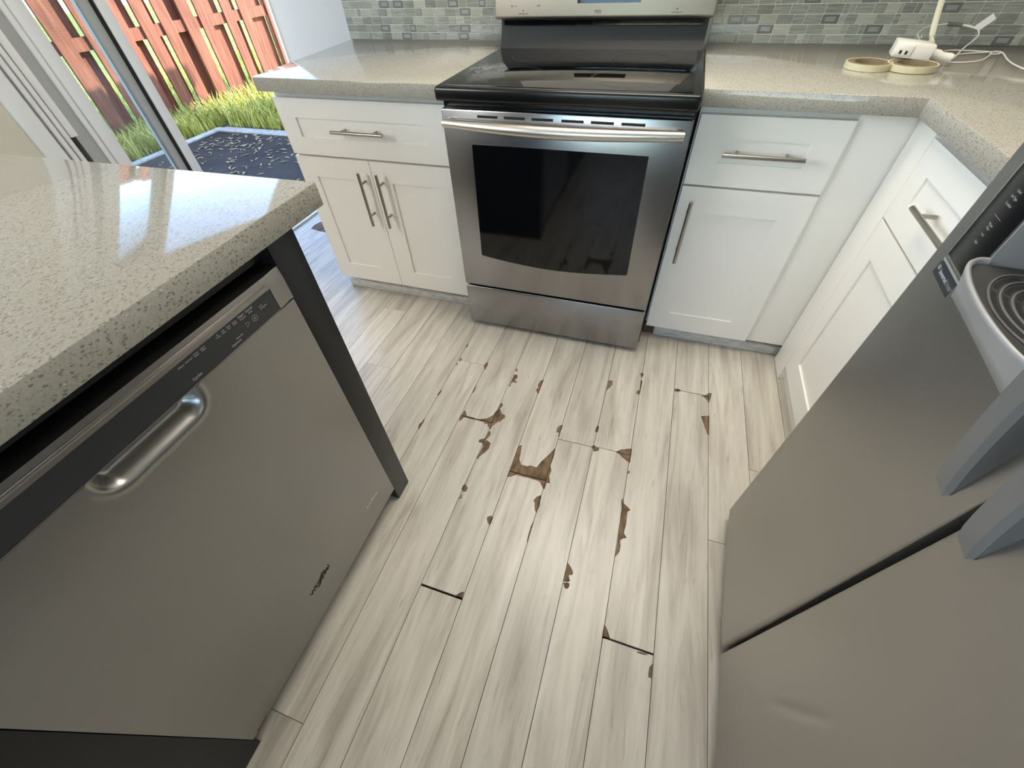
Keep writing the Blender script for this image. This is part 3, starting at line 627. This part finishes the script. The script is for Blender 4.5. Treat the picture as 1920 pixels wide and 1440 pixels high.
cabL = thing('base_cabinet', 'white shaker base cabinet left of the range with two doors', 'cabinet', (-0.755, 0.4, 0))
YL = 0.09
box('carcass', -1.112, -0.402, YL + 0.0205, 0.765, 0.09, 0.872, 'cabin', cabL)
pl = lambda u, v, d: Vector((u, YL + d, v))
d1 = shaker('drawer_front', [-1.1095, -1.038, -0.496, -0.404], [0.6555, 0.718, 0.7835, 0.8465], pl, cabL)
handle_bar((-0.869, YL - .036, 0.752), (-0.652, YL - .036, 0.752), (0, -.036, 0), d1)
d2 = shaker('cabinet_door', [-1.1095, -1.036, -0.849, -0.768], [0.085, 0.166, 0.571, 0.6475], pl, cabL)
handle_bar((-0.8035, YL - .036, 0.400), (-0.8035, YL - .036, 0.6135), (0, -.036, 0), d2)
d3 = shaker('cabinet_door', [-0.7655, -0.682, -0.495, -0.404], [0.085, 0.166, 0.571, 0.6475], pl, cabL)
handle_bar((-0.7225, YL - .036, 0.400), (-0.7225, YL - .036, 0.6135), (0, -.036, 0), d3)
box('toe_kick', -1.105, -0.402, 0.150, 0.165, 0.0, 0.09, 'toe', cabL)
box('shoe_moulding', -1.112, -0.402, 0.128, 0.150, 0.0005, 0.043, 'shoe', cabL, bev=.005)

cabR = thing('base_cabinet', 'white shaker base cabinet right of the range with one drawer and one door', 'cabinet', (0.66, 0.4, 0))
YR = 0.1123
pr_ = lambda u, v, d: Vector((u, YR + d, v))
box('carcass', 0.392, 0.944, YR + 0.0205, 0.735, 0.075, 0.872, 'cabin', cabR)
box('filler_panel', 0.7925, 0.944, YR + 0.012, YR + 0.0203, 0.068, 0.872, 'cab', cabR)
d4 = shaker('drawer_front', [0.3965, 0.479, 0.708, 0.789], [0.6545, 0.722, 0.7865, 0.848], pr_, cabR)
handle_bar((0.4805, YR - .037, 0.7555), (0.6995, YR - .037, 0.7555), (0, -.037, 0), d4)
d5 = shaker('cabinet_door', [0.3965, 0.475, 0.707, 0.789], [0.068, 0.1495, 0.565, 0.6475], pr_, cabR)
handle_bar((0.434, YR - .037, 0.394), (0.434, YR - .037, 0.6115), (0, -.037, 0), d5)
box('toe_kick', 0.392, 0.944, 0.165, 0.180, 0.0, 0.075, 'toe', cabR)
box('shoe_moulding', 0.435, 0.944, 0.140, 0.165, 0.0005, 0.045, 'shoe', cabR, bev=.005)
box('bare_wood_block', 0.392, 0.4345, 0.150, 0.165, 0.0005, 0.050, 'barewood', cabR)

cabC = thing('base_cabinet', 'white corner base cabinet beside the refrigerator, facing the island', 'cabinet', (1.25, -0.25, 0))
XC = 0.926
pc = lambda u, v, d: Vector((XC + d, -u, v))
box('carcass', XC + 0.022, 1.56, -0.57, 0.110, 0.075, 0.872, 'cabin', cabC)
box('filler_panel', XC, XC + 0.0218, 0.004, 0.118, 0.0005, 0.8725, 'cab', cabC)
d6 = shaker('drawer_front', [-0.003, 0.073, 0.44, 0.515], [0.6545, 0.719, 0.7855, 0.848], pc, cabC)
handle_bar((XC - .036, -0.172, 0.752), (XC - .036, -0.392, 0.752), (-.036, 0, 0), d6)
d7 = shaker('cabinet_door', [-0.003, 0.073, 0.44, 0.515], [0.068, 0.149, 0.564, 0.6475], pc, cabC)
handle_bar((XC - .036, -0.47, 0.394), (XC - .036, -0.47, 0.6115), (-.036, 0, 0), d7)
box('toe_kick', XC + 0.021, XC + 0.033, -0.57, 0.003, 0.0005, 0.075, 'cab', cabC)

# ------------------------------------------------------------------ quartz counters
ctL = prism('countertop', [(-1.122, 0.046), (-0.3862, 0.030), (-0.3862, 0.777), (-1.198, 0.797)], 0.873, 0.915, 'quartz', bev=.0018)
tag(ctL, 'speckled grey quartz countertop on the cabinet left of the range', 'countertop')
ctR = prism('countertop', [(0.3845, 0.078), (0.894, 0.0605), (0.900, -0.57), (1.578, -0.57), (1.578, 0.729), (0.3845, 0.758)], 0.873, 0.915, 'quartz', bev=.0018)
tag(ctR, 'speckled quartz corner countertop right of the range with cords lying on it', 'countertop')

# ------------------------------------------------------------------ the range
rg = thing('electric_range', 'stainless steel electric range with black glass cooktop and oven window', 'range', (0, 0.35, 0))
box('body', -0.3805, 0.3805, 0.036, 0.700, 0.030, 0.882, 'black', rg)
for x in (-.33, .33):
    for y in (.08, .62): tube('foot', [(x, y, 0.0005), (x, y, 0.030)], 0.016, 'blackm', rg)
bm = bmesh.new(); addbox(bm, -0.376, 0.376, 0.0, 0.034, 0.2225, 0.8595, 0.004); od = fin('oven_door', bm, 'steel', rg, smooth=True)
# window with a gently bowed lower edge and slightly wider foot
W = [(-0.2815, 0.7645), (-0.2865, 0.371), (-0.284, 0.3665)]
for i in range(1, 16):
    t = i / 16; W.append((-0.284 + .562 * t, 0.3655 - 0.0225 * math.sin(math.pi * t)))
W += [(0.278, 0.3650), (0.2805, 0.370), (0.2765, 0.7645)]
TXZ = Matrix(((1, 0, 0, 0), (0, 0, 1, 0), (0, 1, 0, 0), (0, 0, 0, 1)))          # (x, y, z) -> (x, z, y)
prism('oven_window', W, -0.0012, 0.004, 'ovenglass', od, T=TXZ)
n = 6
for i in range(n):
    x0 = -0.2546 + i * 0.0871 + (0.004 if i >= 3 else 0)
    box('vent_slot', x0, x0 + 0.066, -0.0008, 0.006, 0.8395, 0.8465, 'blackm', od)
hp = []
for i in range(33):
    t = i / 32; x = -0.358 + .716 * t; hp.append((x, -0.030 - 0.034 * math.sin(math.pi * t), 0.829))
bm = bmesh.new(); addtube(bm, hp, [0.0125 + 0.0045 * math.sin(math.pi * i / 32) for i in range(33)], 18)
for x in (-0.345, 0.345): addtube(bm, [(x, -0.034, 0.829), (x, 0.002, 0.829)], 0.0095, 12)
fin('door_handle', bm, 'steelh', od, smooth=True)
bm = bmesh.new(); addbox(bm, -0.376, 0.376, 0.002, 0.034, 0.019, 0.2125, 0.005, 3); fin('storage_drawer', bm, 'steel', rg, smooth=True)
bm = bmesh.new(); addbox(bm, -0.3815, 0.3815, -0.020, 0.592, 0.883, 0.9205, 0.0085, 3); ck = fin('cooktop', bm, 'black', rg, smooth=True)
box('cooktop_glass', -0.357, 0.357, 0.0, 0.568, 0.9195, 0.9222, 'blackg', ck, bev=.0012)
for (x, y, r0) in ((-.19, .15, .105), (.18, .14, .115), (-.19, .42, .08), (.18, .43, .095)):
    bm = bmesh.new()
    ring = [[bm.verts.new((x + rr * math.cos(2 * math.pi * k / 48), y + rr * math.sin(2 * math.pi * k / 48), 0.92245)) for k in range(48)] for rr in (r0, r0 - .0018)]
    for k in range(48): bm.faces.new((ring[0][k], ring[0][(k + 1) % 48], ring[1][(k + 1) % 48], ring[1][k]))
    fin('burner_ring', bm, 'greyd', ck)
bg = prism('backguard', [(0.578, 0.9205), (0.690, 0.9205), (0.690, 1.17), (0.640, 1.17), (0.606, 1.002), (0.590, 0.945)], -0.372, 0.372, 'guard', rg, T=Matrix(((0, 0, 1, 0), (1, 0, 0, 0), (0, 1, 0, 0), (0, 0, 0, 1))))
box('vent_louvre', -0.355, 0.355, 0.585, 0.612, 0.988, 1.0005, 'blackg', bg)
TP = Matrix.Translation((0, 0.556, 1.009)) @ Matrix.Rotation(math.radians(-8), 4, 'X')
bm = bmesh.new(); addbox(bm, -0.384, 0.384, 0.0, 0.06, 0, 0.155, 0.008, 3, T=TP); cp = fin('control_panel', bm, 'steelp', rg, smooth=True)
def on_panel(x, h, out=.0003): return TP @ Vector((x, -out, h))
xd = TP.to_3x3() @ Vector((1, 0, 0)); yd = TP.to_3x3() @ Vector((0, 0, 1))
box('display', -0.075, 0.14, -0.001, 0.004, 0.0385, 0.095, 'blackg', cp, T=TP)
text('MiD', 0.014, on_panel(0, 0.0165), xd, yd, 'print_b', cp)
for x in (-0.272, 0.262):
    bm = bmesh.new(); addbox(bm, x - .0018, x + .0018, -0.0006, 0.001, 0.0195, 0.0235, T=TP); fin('indicator_dot', bm, 'print_b', cp)
    text('cooktop on', 0.0075, on_panel(x, 0.0135), xd, yd, 'print_b', cp)
for x, s in ((-0.315, '00'), (-0.30, '0'), (-0.215, 'OFF')): text(s, 0.008, on_panel(x, 0.0335), xd, yd, 'print_b', cp)

# ------------------------------------------------------------------ island, its top and the dishwasher
isl = thing('kitchen_island', 'black kitchen island base under the big quartz slab', 'island', (-0.65, -1.5, 0))
XI = -0.275
box('end_panel', -0.98, XI + 0.004, -0.893, -0.829, 0.001, 0.8985, 'navy', isl, bev=.001)
box('rail', XI - 0.06, XI - 0.022, -1.5165, -0.8935, 0.862, 0.8985, 'navy', isl)
box('back_panel', -0.98, -0.94, -2.45, -0.894, 0.001, 0.8985, 'navy', isl)
box('side_cabinet', -0.939, XI - 0.012, -2.45, -1.519, 0.0005, 0.8985, 'navy', isl)
box('mounting_bracket', XI - 0.030, XI - 0.006, -0.925, -0.900, 0.884, 0.8875, 'greyp', isl)
TI = Matrix.Translation((-0.2509, -0.7576, 0)) @ Matrix.Rotation(math.radians(1.2), 4, 'Z')
islt = prism('island_countertop', [(0, 0.0), (-0.82, -0.003), (-0.82, -1.85), (0, -1.85)], 0.899, 0.9395, 'quartz_i', T=TI, bev=.0025)
tag(islt, 'large speckled quartz slab on top of the black kitchen island', 'countertop')

dw = thing('dishwasher', 'stainless steel dishwasher built into the black island', 'dishwasher', (-0.56, -1.2, 0))
XD = -0.270
box('tub', -0.86, XD - 0.036, -1.508, -0.898, 0.03, 0.850, 'blackm', dw)
# door skin with a pressed-in pocket handle under the console
Y0, Y1, Z0, Z1 = -1.5125, -0.8945, 0.070, 0.7865
def sdf(y, z):
    cx, cz, hx, hz, r = -1.200, 0.792, 0.083, 0.046, 0.030
    qx = abs(y - cx) - hx + r; qz = abs(z - cz) - hz + r
    return math.hypot(max(qx, 0), max(qz, 0)) + min(max(qx, qz), 0) - r
def dep(y, z):
    e = sdf(y, z)
    t = min(max(-e / 0.020, 0), 1); inn = t * t * (3 - 2 * t)
    lip = math.exp(-((e - 0.004) / 0.004) ** 2)
    return 0.024 * inn - 0.0012 * lip
ys = [Y0 + (Y1 - Y0) * i / 24 for i in range(25)]; ys = sorted(set([round(v, 5) for v in ys if not -1.31 < v < -1.095] + [round(-1.31 + .215 * i / 86, 5) for i in range(87)]))
zs = [Z0 + (0.72 - Z0) * i / 24 for i in range(24)] + [0.72 + (Z1 - 0.72) * i / 30 for i in range(31)]
bm = bmesh.new(); G = [[bm.verts.new((XD - dep(y, z), y, z)) for z in zs] for y in ys]
for i in range(len(ys) - 1):
    for j in range(len(zs) - 1): bm.faces.new((G[i][j], G[i + 1][j], G[i + 1][j + 1], G[i][j + 1]))
def rim(vs):
    bk = [bm.verts.new((XD - 0.034, v.co.y, v.co.z)) for v in vs]
    for a, b, c, d in zip(vs, vs[1:], bk[1:], bk): bm.faces.new((a, b, c, d))
rim([g[0] for g in G]); rim([g[-1] for g in G]); rim(G[0]); rim(G[-1])
dd = fin('door', bm, 'steeld', dw, smooth=True)
# fascia: steel frame round a black console
bm = plate([-1.5125, -1.492, -0.929, -0.8945], [0.7880, 0.7895, 0.8315, 0.8535], {(1, 1)}, 0.034, 0.003, lambda u, v, d: Vector((XD + 0.0015 - d, u, v)), recess=0.0025)
fa = fin('fascia', bm, 'steeldt', dw, smooth=True)
box('fascia_ridge', XD + 0.0002, XD + 0.0032, -1.495, -0.935, 0.8385, 0.8445, 'steeldt', fa, bev=.0014)
def rrect(y0, y1, z0, z1, r):
    out = []
    for cy, cz, a0 in ((y1 - r, z0 + .0006, None), (y1 - r, z1 - r, 0), (y0 + r, z1 - r, 90), (y0 + r, z0 + .0006, None)):
        if a0 is None: out.append((y1 if cy > (y0 + y1) / 2 else y0, z0))
        else:
            for k in range(6): a = math.radians(a0 + 18 * k); out.append((cy + r * math.cos(a), cz + r * math.sin(a)))
    return out
TYZ = Matrix(((0, 0, 1, 0), (1, 0, 0, 0), (0, 1, 0, 0), (0, 0, 0, 1)))            # (u, v, w) -> (w, u, v)
con = prism('console', rrect(-1.491, -0.930, 0.7900, 0.8310, 0.008), XD - 0.0008, XD + 0.0012, 'console', fa, T=TYZ)
XT = XD + 0.0013
for s, y, z, sz in (('Cycles', -1.106, .7975, .0062), ('Heavy', -1.114, .8250, .0038), ('Normal', -1.1005, .8250, .0038), ('1-Hour\nWash', -1.0877, .8250, .0034), ('Quick\nClean', -1.0750, .8250, .0034),
                    ('Hi\nTemp', -1.0467, .8250, .0034), ('Sani\nRinse', -1.0356, .8250, .0034), ('Heat\nDry', -1.0251, .8250, .0034), ('Hours\nDelay', -1.0131, .8245, .0034),
                    ('Start', -0.9985, .8265, .0062), ('Resume', -0.9972, .8215, .0036), ('Cancel', -0.9815, .8265, .0054), ('Drain', -0.9805, .8215, .0036), ('Lock', -0.9600, .8185, .0036), ('Complete', -0.9560, .8140, .0036),
                    ('Options', -1.029, .7962, .0060), ('Rinse Aid', -1.0190, .8015, .0036)):
    text(s, sz, (XT, y, z), (0, 1, 0), (0, 0, 1), 'print_w', con)
def ringmesh(name, y, z, r, w, n, parent, a0=0.0):
    bm = bmesh.new(); R = [[bm.verts.new((XT + .0003, y + q * math.cos(a0 + 2 * math.pi * k / n), z + q * math.sin(a0 + 2 * math.pi * k / n))) for k in range(n)] for q in (r, r - w)]
    for k in range(n): bm.faces.new((R[0][k], R[0][(k + 1) % n], R[1][(k + 1) % n], R[1][k]))
    return fin(name, bm, 'print_w', parent)
ringmesh('button_ring', -0.9799, 0.8085, 0.0055, 0.0007, 24, con); ringmesh('button_triangle', -0.9967, 0.8088, 0.0052, 0.0009, 3, con)
text('x', 0.008, (XT, -0.9799, 0.8088), (0, 1, 0), (0, 0, 1), 'print_w', con)
text('Whirlpool', 0.0175, (XD + .0004, -1.2065, 0.176), (0, 1, 0), (0, 0, 1), 'badge', dd, ext=.0006, bold=True)
bm = bmesh.new(); pts = [(XD + .0008, -1.225 + .048 * i / 16, 0.1755 + .010 * math.sin(2 * math.pi * i / 16 + 3.6)) for i in range(17)]
addtube(bm, pts, [0.0003 + .0009 * math.sin(math.pi * i / 16) for i in range(17)], 6); fin('swoosh', bm, 'badge', dd)
text('AccuSense', 0.0125, (XD + .0004, -0.9787, 0.157), (0, 1, 0), (0, 0, 1), 'silverhi', dd, ext=.0006, bold=True)
box('rust_streak', XD - .001, XD + .0004, -1.498, -1.470, 0.0702, 0.0735, 'rust', dd)
box('toe_panel', -0.345, -0.335, -1.508, -0.898, 0.001, 0.066, 'blackm', dw)
box('kick_bracket', XD - 0.062, XD - 0.030, -1.545, -1.5195, 0.0005, 0.06, 'toe', isl)
# ------------------------------------------------------------------ refrigerator (slightly turned)
FA = math.radians(-4.4544); FP = Vector((0.71587, -0.64952, 0)); FD = Vector((math.sin(FA), -math.cos(FA), 0)); FN = Vector((-math.cos(FA), -math.sin(FA), 0)); ZZ = Vector((0, 0, 1))
def fp(s, out, z): return FP + FD * s + FN * out + ZZ * z
TF = Matrix(((FD.x, FN.x, 0, FP.x), (FD.y, FN.y, 0, FP.y), (0, 0, 1, 0), (0, 0, 0, 1)))        # local (s, out, z)
def fbox(name, s0, s1, o0, o1, z0, z1, mat, parent, bev=0.0, seg=2): return box(name, s0, s1, o0, o1, z0, z1, mat, parent, bev, seg, T=TF)
fr = thing('refrigerator', 'stainless side-by-side refrigerator with water dispenser at the right edge', 'refrigerator', fp(0.45, -0.4, 0))
fbox('cabinet_body', 0.004, 0.905, -0.72, -0.075, 0.02, 1.74, 'fbody', fr, bev=.004)
fbox('base_grille', 0.01, 0.90, -0.10, -0.05, 0.002, 0.038, 'blackm', fr)
S0, S1, ZB_, ZT_ = 0.0, 0.3805, 0.042, 1.755
bm = plate([S0, 0.108, 0.326, S1], [ZB_, 0.905, 1.33, ZT_], {(1, 1)}, 0.070, 0.010, lambda u, v, d: fp(u, -d, v))
fd = fin('freezer_door', bm, 'steelf', fr, smooth=True)
bm = plate([0.3895, 0.905], [ZB_, ZT_], set(), 0.070, 0.010, lambda u, v, d: fp(u, -d, v))
rd = fin('fresh_food_door', bm, 'steelr', fr, smooth=True)
fbox('door_gasket', 0.376, 0.394, -0.072, -0.055, 0.05, 1.75, 'blackm', fr)
# dispenser: cavity, control glass, lip, drip tray
cav = bmesh.new()
plate([0.1085, 0.3255], [0.9055, 1.3295], set(), 0.002, 0, lambda u, v, d: fp(u, -0.066 - d, v), bm=cav)
addbox(cav, 0.1085, 0.1105, -0.066, -0.0005, 0.9055, 1.3295, T=TF); addbox(cav, 0.3235, 0.3255, -0.066, -0.0005, 0.9055, 1.3295, T=TF); addbox(cav, 0.1105, 0.3235, -0.066, -0.0005, 1.3275, 1.3295, T=TF)
cv = fin('dispenser_cavity', cav, 'greyp', fd)
fbox('paddle', 0.185, 0.25, -0.060, -0.045, 1.02, 1.15, 'greyd', cv, bev=.004)
fbox('spout', 0.195, 0.24, -0.062, -0.012, 1.20, 1.30, 'greyd', cv, bev=.006)
cpn = fbox('dispenser_controls', 0.0335, 0.1055, -0.001, 0.0012, 0.8955, 1.32, 'cglass', fd, bev=.0008)
bmr = bmesh.new()
for a in ((0.0315, 0.0335, 0.8935, 1.322), (0.0315, 0.1055, 0.8935, 0.8955)): addbox(bmr, a[0], a[1], -0.001, 0.0018, a[2], a[3], T=TF)
fin('control_trim', bmr, 'silverhi', fd)
for s, z, w in (('Light', .930, .006), ('Lock', .940, .0055), ('Water\nFilter', .950, .006), ('Crushed', .977, .006), ('Ice Type', .985, .0062), ('Cubed', .992, .0055), ('Freezer', 1.02, .006), ('Express', 1.03, .006)):
    text(s, w * .72, fp(0.066, .0013, z), FD, ZZ, 'greyp', cpn)
for z in (0.9615, 1.006): fbox('divider_line', 0.056, 0.076, .0011, .0015, z, z + .0004, 'greyp', cpn)
# curved lip: loft between a flat lower arc and a bulging upper arc
NB = 40; rows = []
for (f, mx, half) in ((0.0, 0.022, 0.105), (0.35, 0.0265, 0.107), (0.7, 0.033, 0.109), (0.92, 0.0375, 0.110), (1.0, 0.0385, 0.110)):
    row = []
    for i in range(NB + 1):
        w_ = math.sin(math.pi * i / NB) ** 0.75; z0_ = 0.8705 + 0.024 * w_
        row.append((0.216 - half * math.cos(math.pi * i / NB), -0.002 + (mx + 0.002) * w_, z0_ + (0.929 - z0_) * f))
    rows.append(row)
for (z, mx, half) in ((0.9315, 0.0365, 0.1085), (0.930, 0.0330, 0.105), (0.924, 0.0315, 0.1035)):
    rows.append([(0.216 - half * math.cos(math.pi * i / NB), -0.002 + (mx + 0.002) * math.sin(math.pi * i / NB) ** 0.75, z) for i in range(NB + 1)])
rows.insert(0, [(p[0], -0.004, p[2]) for p in rows[0]])
bm = bmesh.new(); V = [[bm.verts.new(fp(*p)) for p in r] for r in rows]
for a, b in zip(V, V[1:]):
    for i in range(NB): bm.faces.new((a[i], a[i + 1], b[i + 1], b[i]))
lip = fin('dispenser_lip', bm, 'greyp', fd, smooth='all')
tr = [(0.216 - 0.1032 * math.cos(math.pi * i / NB), -0.002 + 0.0335 * math.sin(math.pi * i / NB) ** 0.75) for i in range(NB + 1)]
tr += [(0.3215, -0.063), (0.1125, -0.063)]
tray = prism('drip_tray', [(a, b) for a, b in reversed(tr)], 0.9195, 0.925, 'greyd', fd, T=TF)
for k, rr in enumerate((0.082, 0.066, 0.050, 0.034)):
    for (a0, a1) in ((8, 52), (58, 122), (128, 172)):
        bm = bmesh.new(); P = []
        for q in range(13):
            a = math.radians(a0 + (a1 - a0) * q / 12)
            P.append([bm.verts.new(fp(0.216 - w_ * math.cos(a), -0.030 + w_ * 0.60 * math.sin(a), 0.9253)) for w_ in (rr, rr - .007)])
        for q in range(12): bm.faces.new((P[q][0], P[q + 1][0], P[q + 1][1], P[q][1]))
        fin('tray_slot', bm, 'slot', tray)
    bm = bmesh.new(); addtube(bm, [fp(0.216 - (rr + .0045) * math.cos(math.pi * q / 30), -0.030 + (rr + .0045) * .60 * math.sin(math.pi * q / 30), 0.9258) for q in range(31)], .0012, 6); fin('tray_rib', bm, 'hgrey', tray, smooth=True)
# energy sticker below the controls
st = prism('sticker', [(0.029, 0.8655), (0.099, 0.8655), (0.099, 0.8855), (0.033, 0.8855), (0.029, 0.8825)], -0.0004, 0.0006, 'console', fd, T=TF @ Matrix(((1, 0, 0, 0), (0, 0, 1, 0), (0, 1, 0, 0), (0, 0, 0, 1))))
fbox('sticker_edge', 0.0982, 0.0995, -.0003, .0010, 0.8655, 0.8855, 'silverhi', fd); fbox('sticker_band', 0.031, 0.0995, -.0003, .0007, 0.8865, 0.8895, 'greyp', fd)
text('Inverter', 0.0095, fp(0.0595, .0007, 0.8757), FD, ZZ, 'print_w', st); text('Linear', 0.0095, fp(0.0845, .0007, 0.8757), FD, ZZ, 'silverhi', st, bold=True); text('10', 0.009, fp(0.036, .0007, 0.877), FD, ZZ, 'print_w', st)
# arched handles either side of the seam
def fhandle(s0, s1, parent, zb):
    prof = []
    nH = 40; zt = 1.55
    for i in range(nH + 1):
        t = i / nH; z = zb + (zt - zb) * t
        o = 0.055 * max(math.sin(math.pi * t), 0) ** 0.8
        prof.append((z, o))
    bm = bmesh.new(); R = []
    for z, o in prof:
        th = 0.016 if o > .02 else max(0.004, o * .8 + .004)
        inner = -0.002 if (z < 0.97 or z > 1.35) else max(o - th, -0.002); c = 0.005
        R.append([bm.verts.new(fp(*q)) for q in ((s0, inner, z), (s0, o - c, z), (s0 + c, o, z), (s1 - c, o, z), (s1, o - c, z), (s1, inner, z))])
    for a, b in zip(R, R[1:]):
        for k in range(6): bm.faces.new((a[k], a[(k + 1) % 6], b[(k + 1) % 6], b[k]))
    bm.faces.new(R[0]); bm.faces.new(R[-1][::-1])
    h = fin('handle', bm, 'hgrey', parent, smooth=True)
    return h
fhandle(0.320, 0.3545, fd, 0.768); fhandle(0.3945, 0.4300, rd, 0.772)

# ------------------------------------------------------------------ things lying on the right-hand counter
def tape_roll(x, y, z0, R, r, h, tilt, label):
    t = thing('tape_roll', label, 'tape roll', (x, y, z0), group='tape rolls on the right counter')
    T = Matrix.Translation((x, y, z0)) @ Matrix.Rotation(tilt[0], 4, 'X') @ Matrix.Rotation(tilt[1], 4, 'Y')
    def tubering(name, ro, ri, a, b, mat):
        bm = bmesh.new(); n = 48; L = []
        for (q, z) in ((ro, a), (ro, b), (ri, b), (ri, a)): L.append([bm.verts.new(T @ Vector((q * math.cos(2 * math.pi * k / n), q * math.sin(2 * math.pi * k / n), z))) for k in range(n)])
        for i in range(4):
            for k in range(n): bm.faces.new((L[i][k], L[i][(k + 1) % n], L[(i + 1) % 4][(k + 1) % n], L[(i + 1) % 4][k]))
        fin(name, bm, mat, t, smooth=True)
    tubering('tape_band', R, R - .004, 0, h, 'tape'); tubering('tape_face', R - .0041, r + .0031, .0005, h - .0004, 'tapetop'); tubering('core', r + .003, r, 0, h, 'tapetop')
    return t
tape_roll(0.826, 0.372, 0.9155, 0.058, 0.036, 0.015, (0, 0), 'cream tape roll lying flat, leftmost thing on the right counter')
tape_roll(0.930, 0.362, 0.9158, 0.060, 0.038, 0.015, (0, 0), 'cream tape roll lying in front of the white outlet block')
ob = thing('outlet_block', 'white extension cord outlet block lying on the tape roll with its cord rising', 'power outlet', (0.945, 0.42, 0.937))
TO = Matrix.Translation((0.935, 0.432, 0.9318)) @ Matrix.Rotation(math.radians(-9), 4, 'Z') @ Matrix.Rotation(math.radians(5), 4, 'Y')
box('body', -0.048, 0.046, -0.030, 0.034, 0, 0.036, 'plastic', ob, bev=.004, T=TO)
box('socket_face', -0.044, -0.004, -0.033, -0.0302, 0.006, 0.030, 'plastic', ob, bev=.001, T=TO)
for x in (-.034, -.020): box('socket_slot', x, x + .006, -0.0336, -0.0329, 0.009, 0.017, 'slot', ob, T=TO)
cp_ = spline([TO @ Vector((0.035, 0.034, 0.020)), TO @ Vector((0.05, 0.075, 0.024)), (1.030, 0.60, 0.948), (1.035, 0.655, 0.985), (1.032, 0.690, 1.04), (1.020, 0.712, 1.12), (1.005, 0.722, 1.22), (1.0, 0.725, 1.40)], 8)
tube('flat_cord', cp_, 0.0052, 'cord', ob, n=10, sx=1.6, up=(0, 1, 0.2))
pg = thing('charger_plug', 'small white round plug stuck in the side of the outlet block', 'plug', TO @ Vector((0.06, 0, 0.012)))
bm = bmesh.new(); addtube(bm, [TO @ Vector((0.0475, 0.0, .014)), TO @ Vector((0.066, 0.0, .013)), TO @ Vector((0.072, -.001, .012)), TO @ Vector((0.094, -.003, .011)), TO @ Vector((0.100, -.003, .0105))], [.012, .012, .009, .0105, .009], 14)
fin('body', bm, 'plastic', pg, smooth=True)
e0 = TO @ Vector((0.099, -.003, .0105))
wp = spline([e0, (1.075, 0.50, 0.922), (1.125, 0.60, 0.928), (1.168, 0.66, 0.948), (1.172, 0.69, 0.962)], 8)
tube('cable', wp, 0.0019, 'wire', pg, n=8)
wl = thing('wire_loop', 'thin white wire looping up from the outlet block against the mosaic tiles', 'cable', (1.05, 0.68, 0.93))
wq = spline([(0.955, 0.47, 0.9725), (0.985, 0.56, 0.955), (1.008, 0.66, 0.957), (1.042, 0.700, 0.968), (1.090, 0.705, 0.973)], 8)
tube('wire', wq, 0.0017, 'wire', wl, n=8)
tube('ferrite_sleeve', [(1.090, 0.705, 0.973), (1.128, 0.703, 0.971)], 0.0052, 'ferrite', wl)
tube('wire', [(1.128, 0.703, 0.971), (1.152, 0.699, 0.967), (1.172, 0.690, 0.962)], 0.003, 'wire', wl, n=8)
tg = box('tag', 0, 0.020, -0.0006, 0.0006, 0, 0.040, 'paper', wl, T=Matrix.Translation((1.160, 0.696, 0.968)) @ Matrix.Rotation(math.radians(38), 4, 'Y') @ Matrix.Rotation(math.radians(10), 4, 'X'))
wc = thing('loose_cable', 'thin white cable lying in loops on the counter near the right edge', 'cable', (1.18, 0.55, 0.9155))
tube('cable', spline([(0.985, 0.49, 0.918), (1.03, 0.545, 0.918), (1.10, 0.63, 0.918), (1.155, 0.635, 0.918), (1.205, 0.615, 0.918), (1.222, 0.602, 0.919), (1.218, 0.588, 0.918), (1.195, 0.583, 0.918), (1.205, 0.600, 0.921), (1.225, 0.592, 0.920), (1.205, 0.50, 0.918), (1.195, 0.42, 0.918), (1.205, 0.36, 0.918), (1.27, 0.32, 0.918), (1.36, 0.33, 0.918)], 8), 0.0018, 'wire', wc, n=8)
tube('cable', spline([(1.195, 0.583, 0.918), (1.14, 0.49, 0.918), (1.085, 0.455, 0.918), (1.05, 0.455, 0.918)], 8), 0.0018, 'wire', wc, n=8)
tube('cable', spline([(1.205, 0.612, 0.918), (1.13, 0.585, 0.918), (1.075, 0.535, 0.918)], 8), 0.0018, 'wire', wc, n=8)

for o in SC.objects:
    if o.type == 'MESH' and o.parent is None and 'kind' not in o and 'label' not in o: print('NOLABEL', o.name)
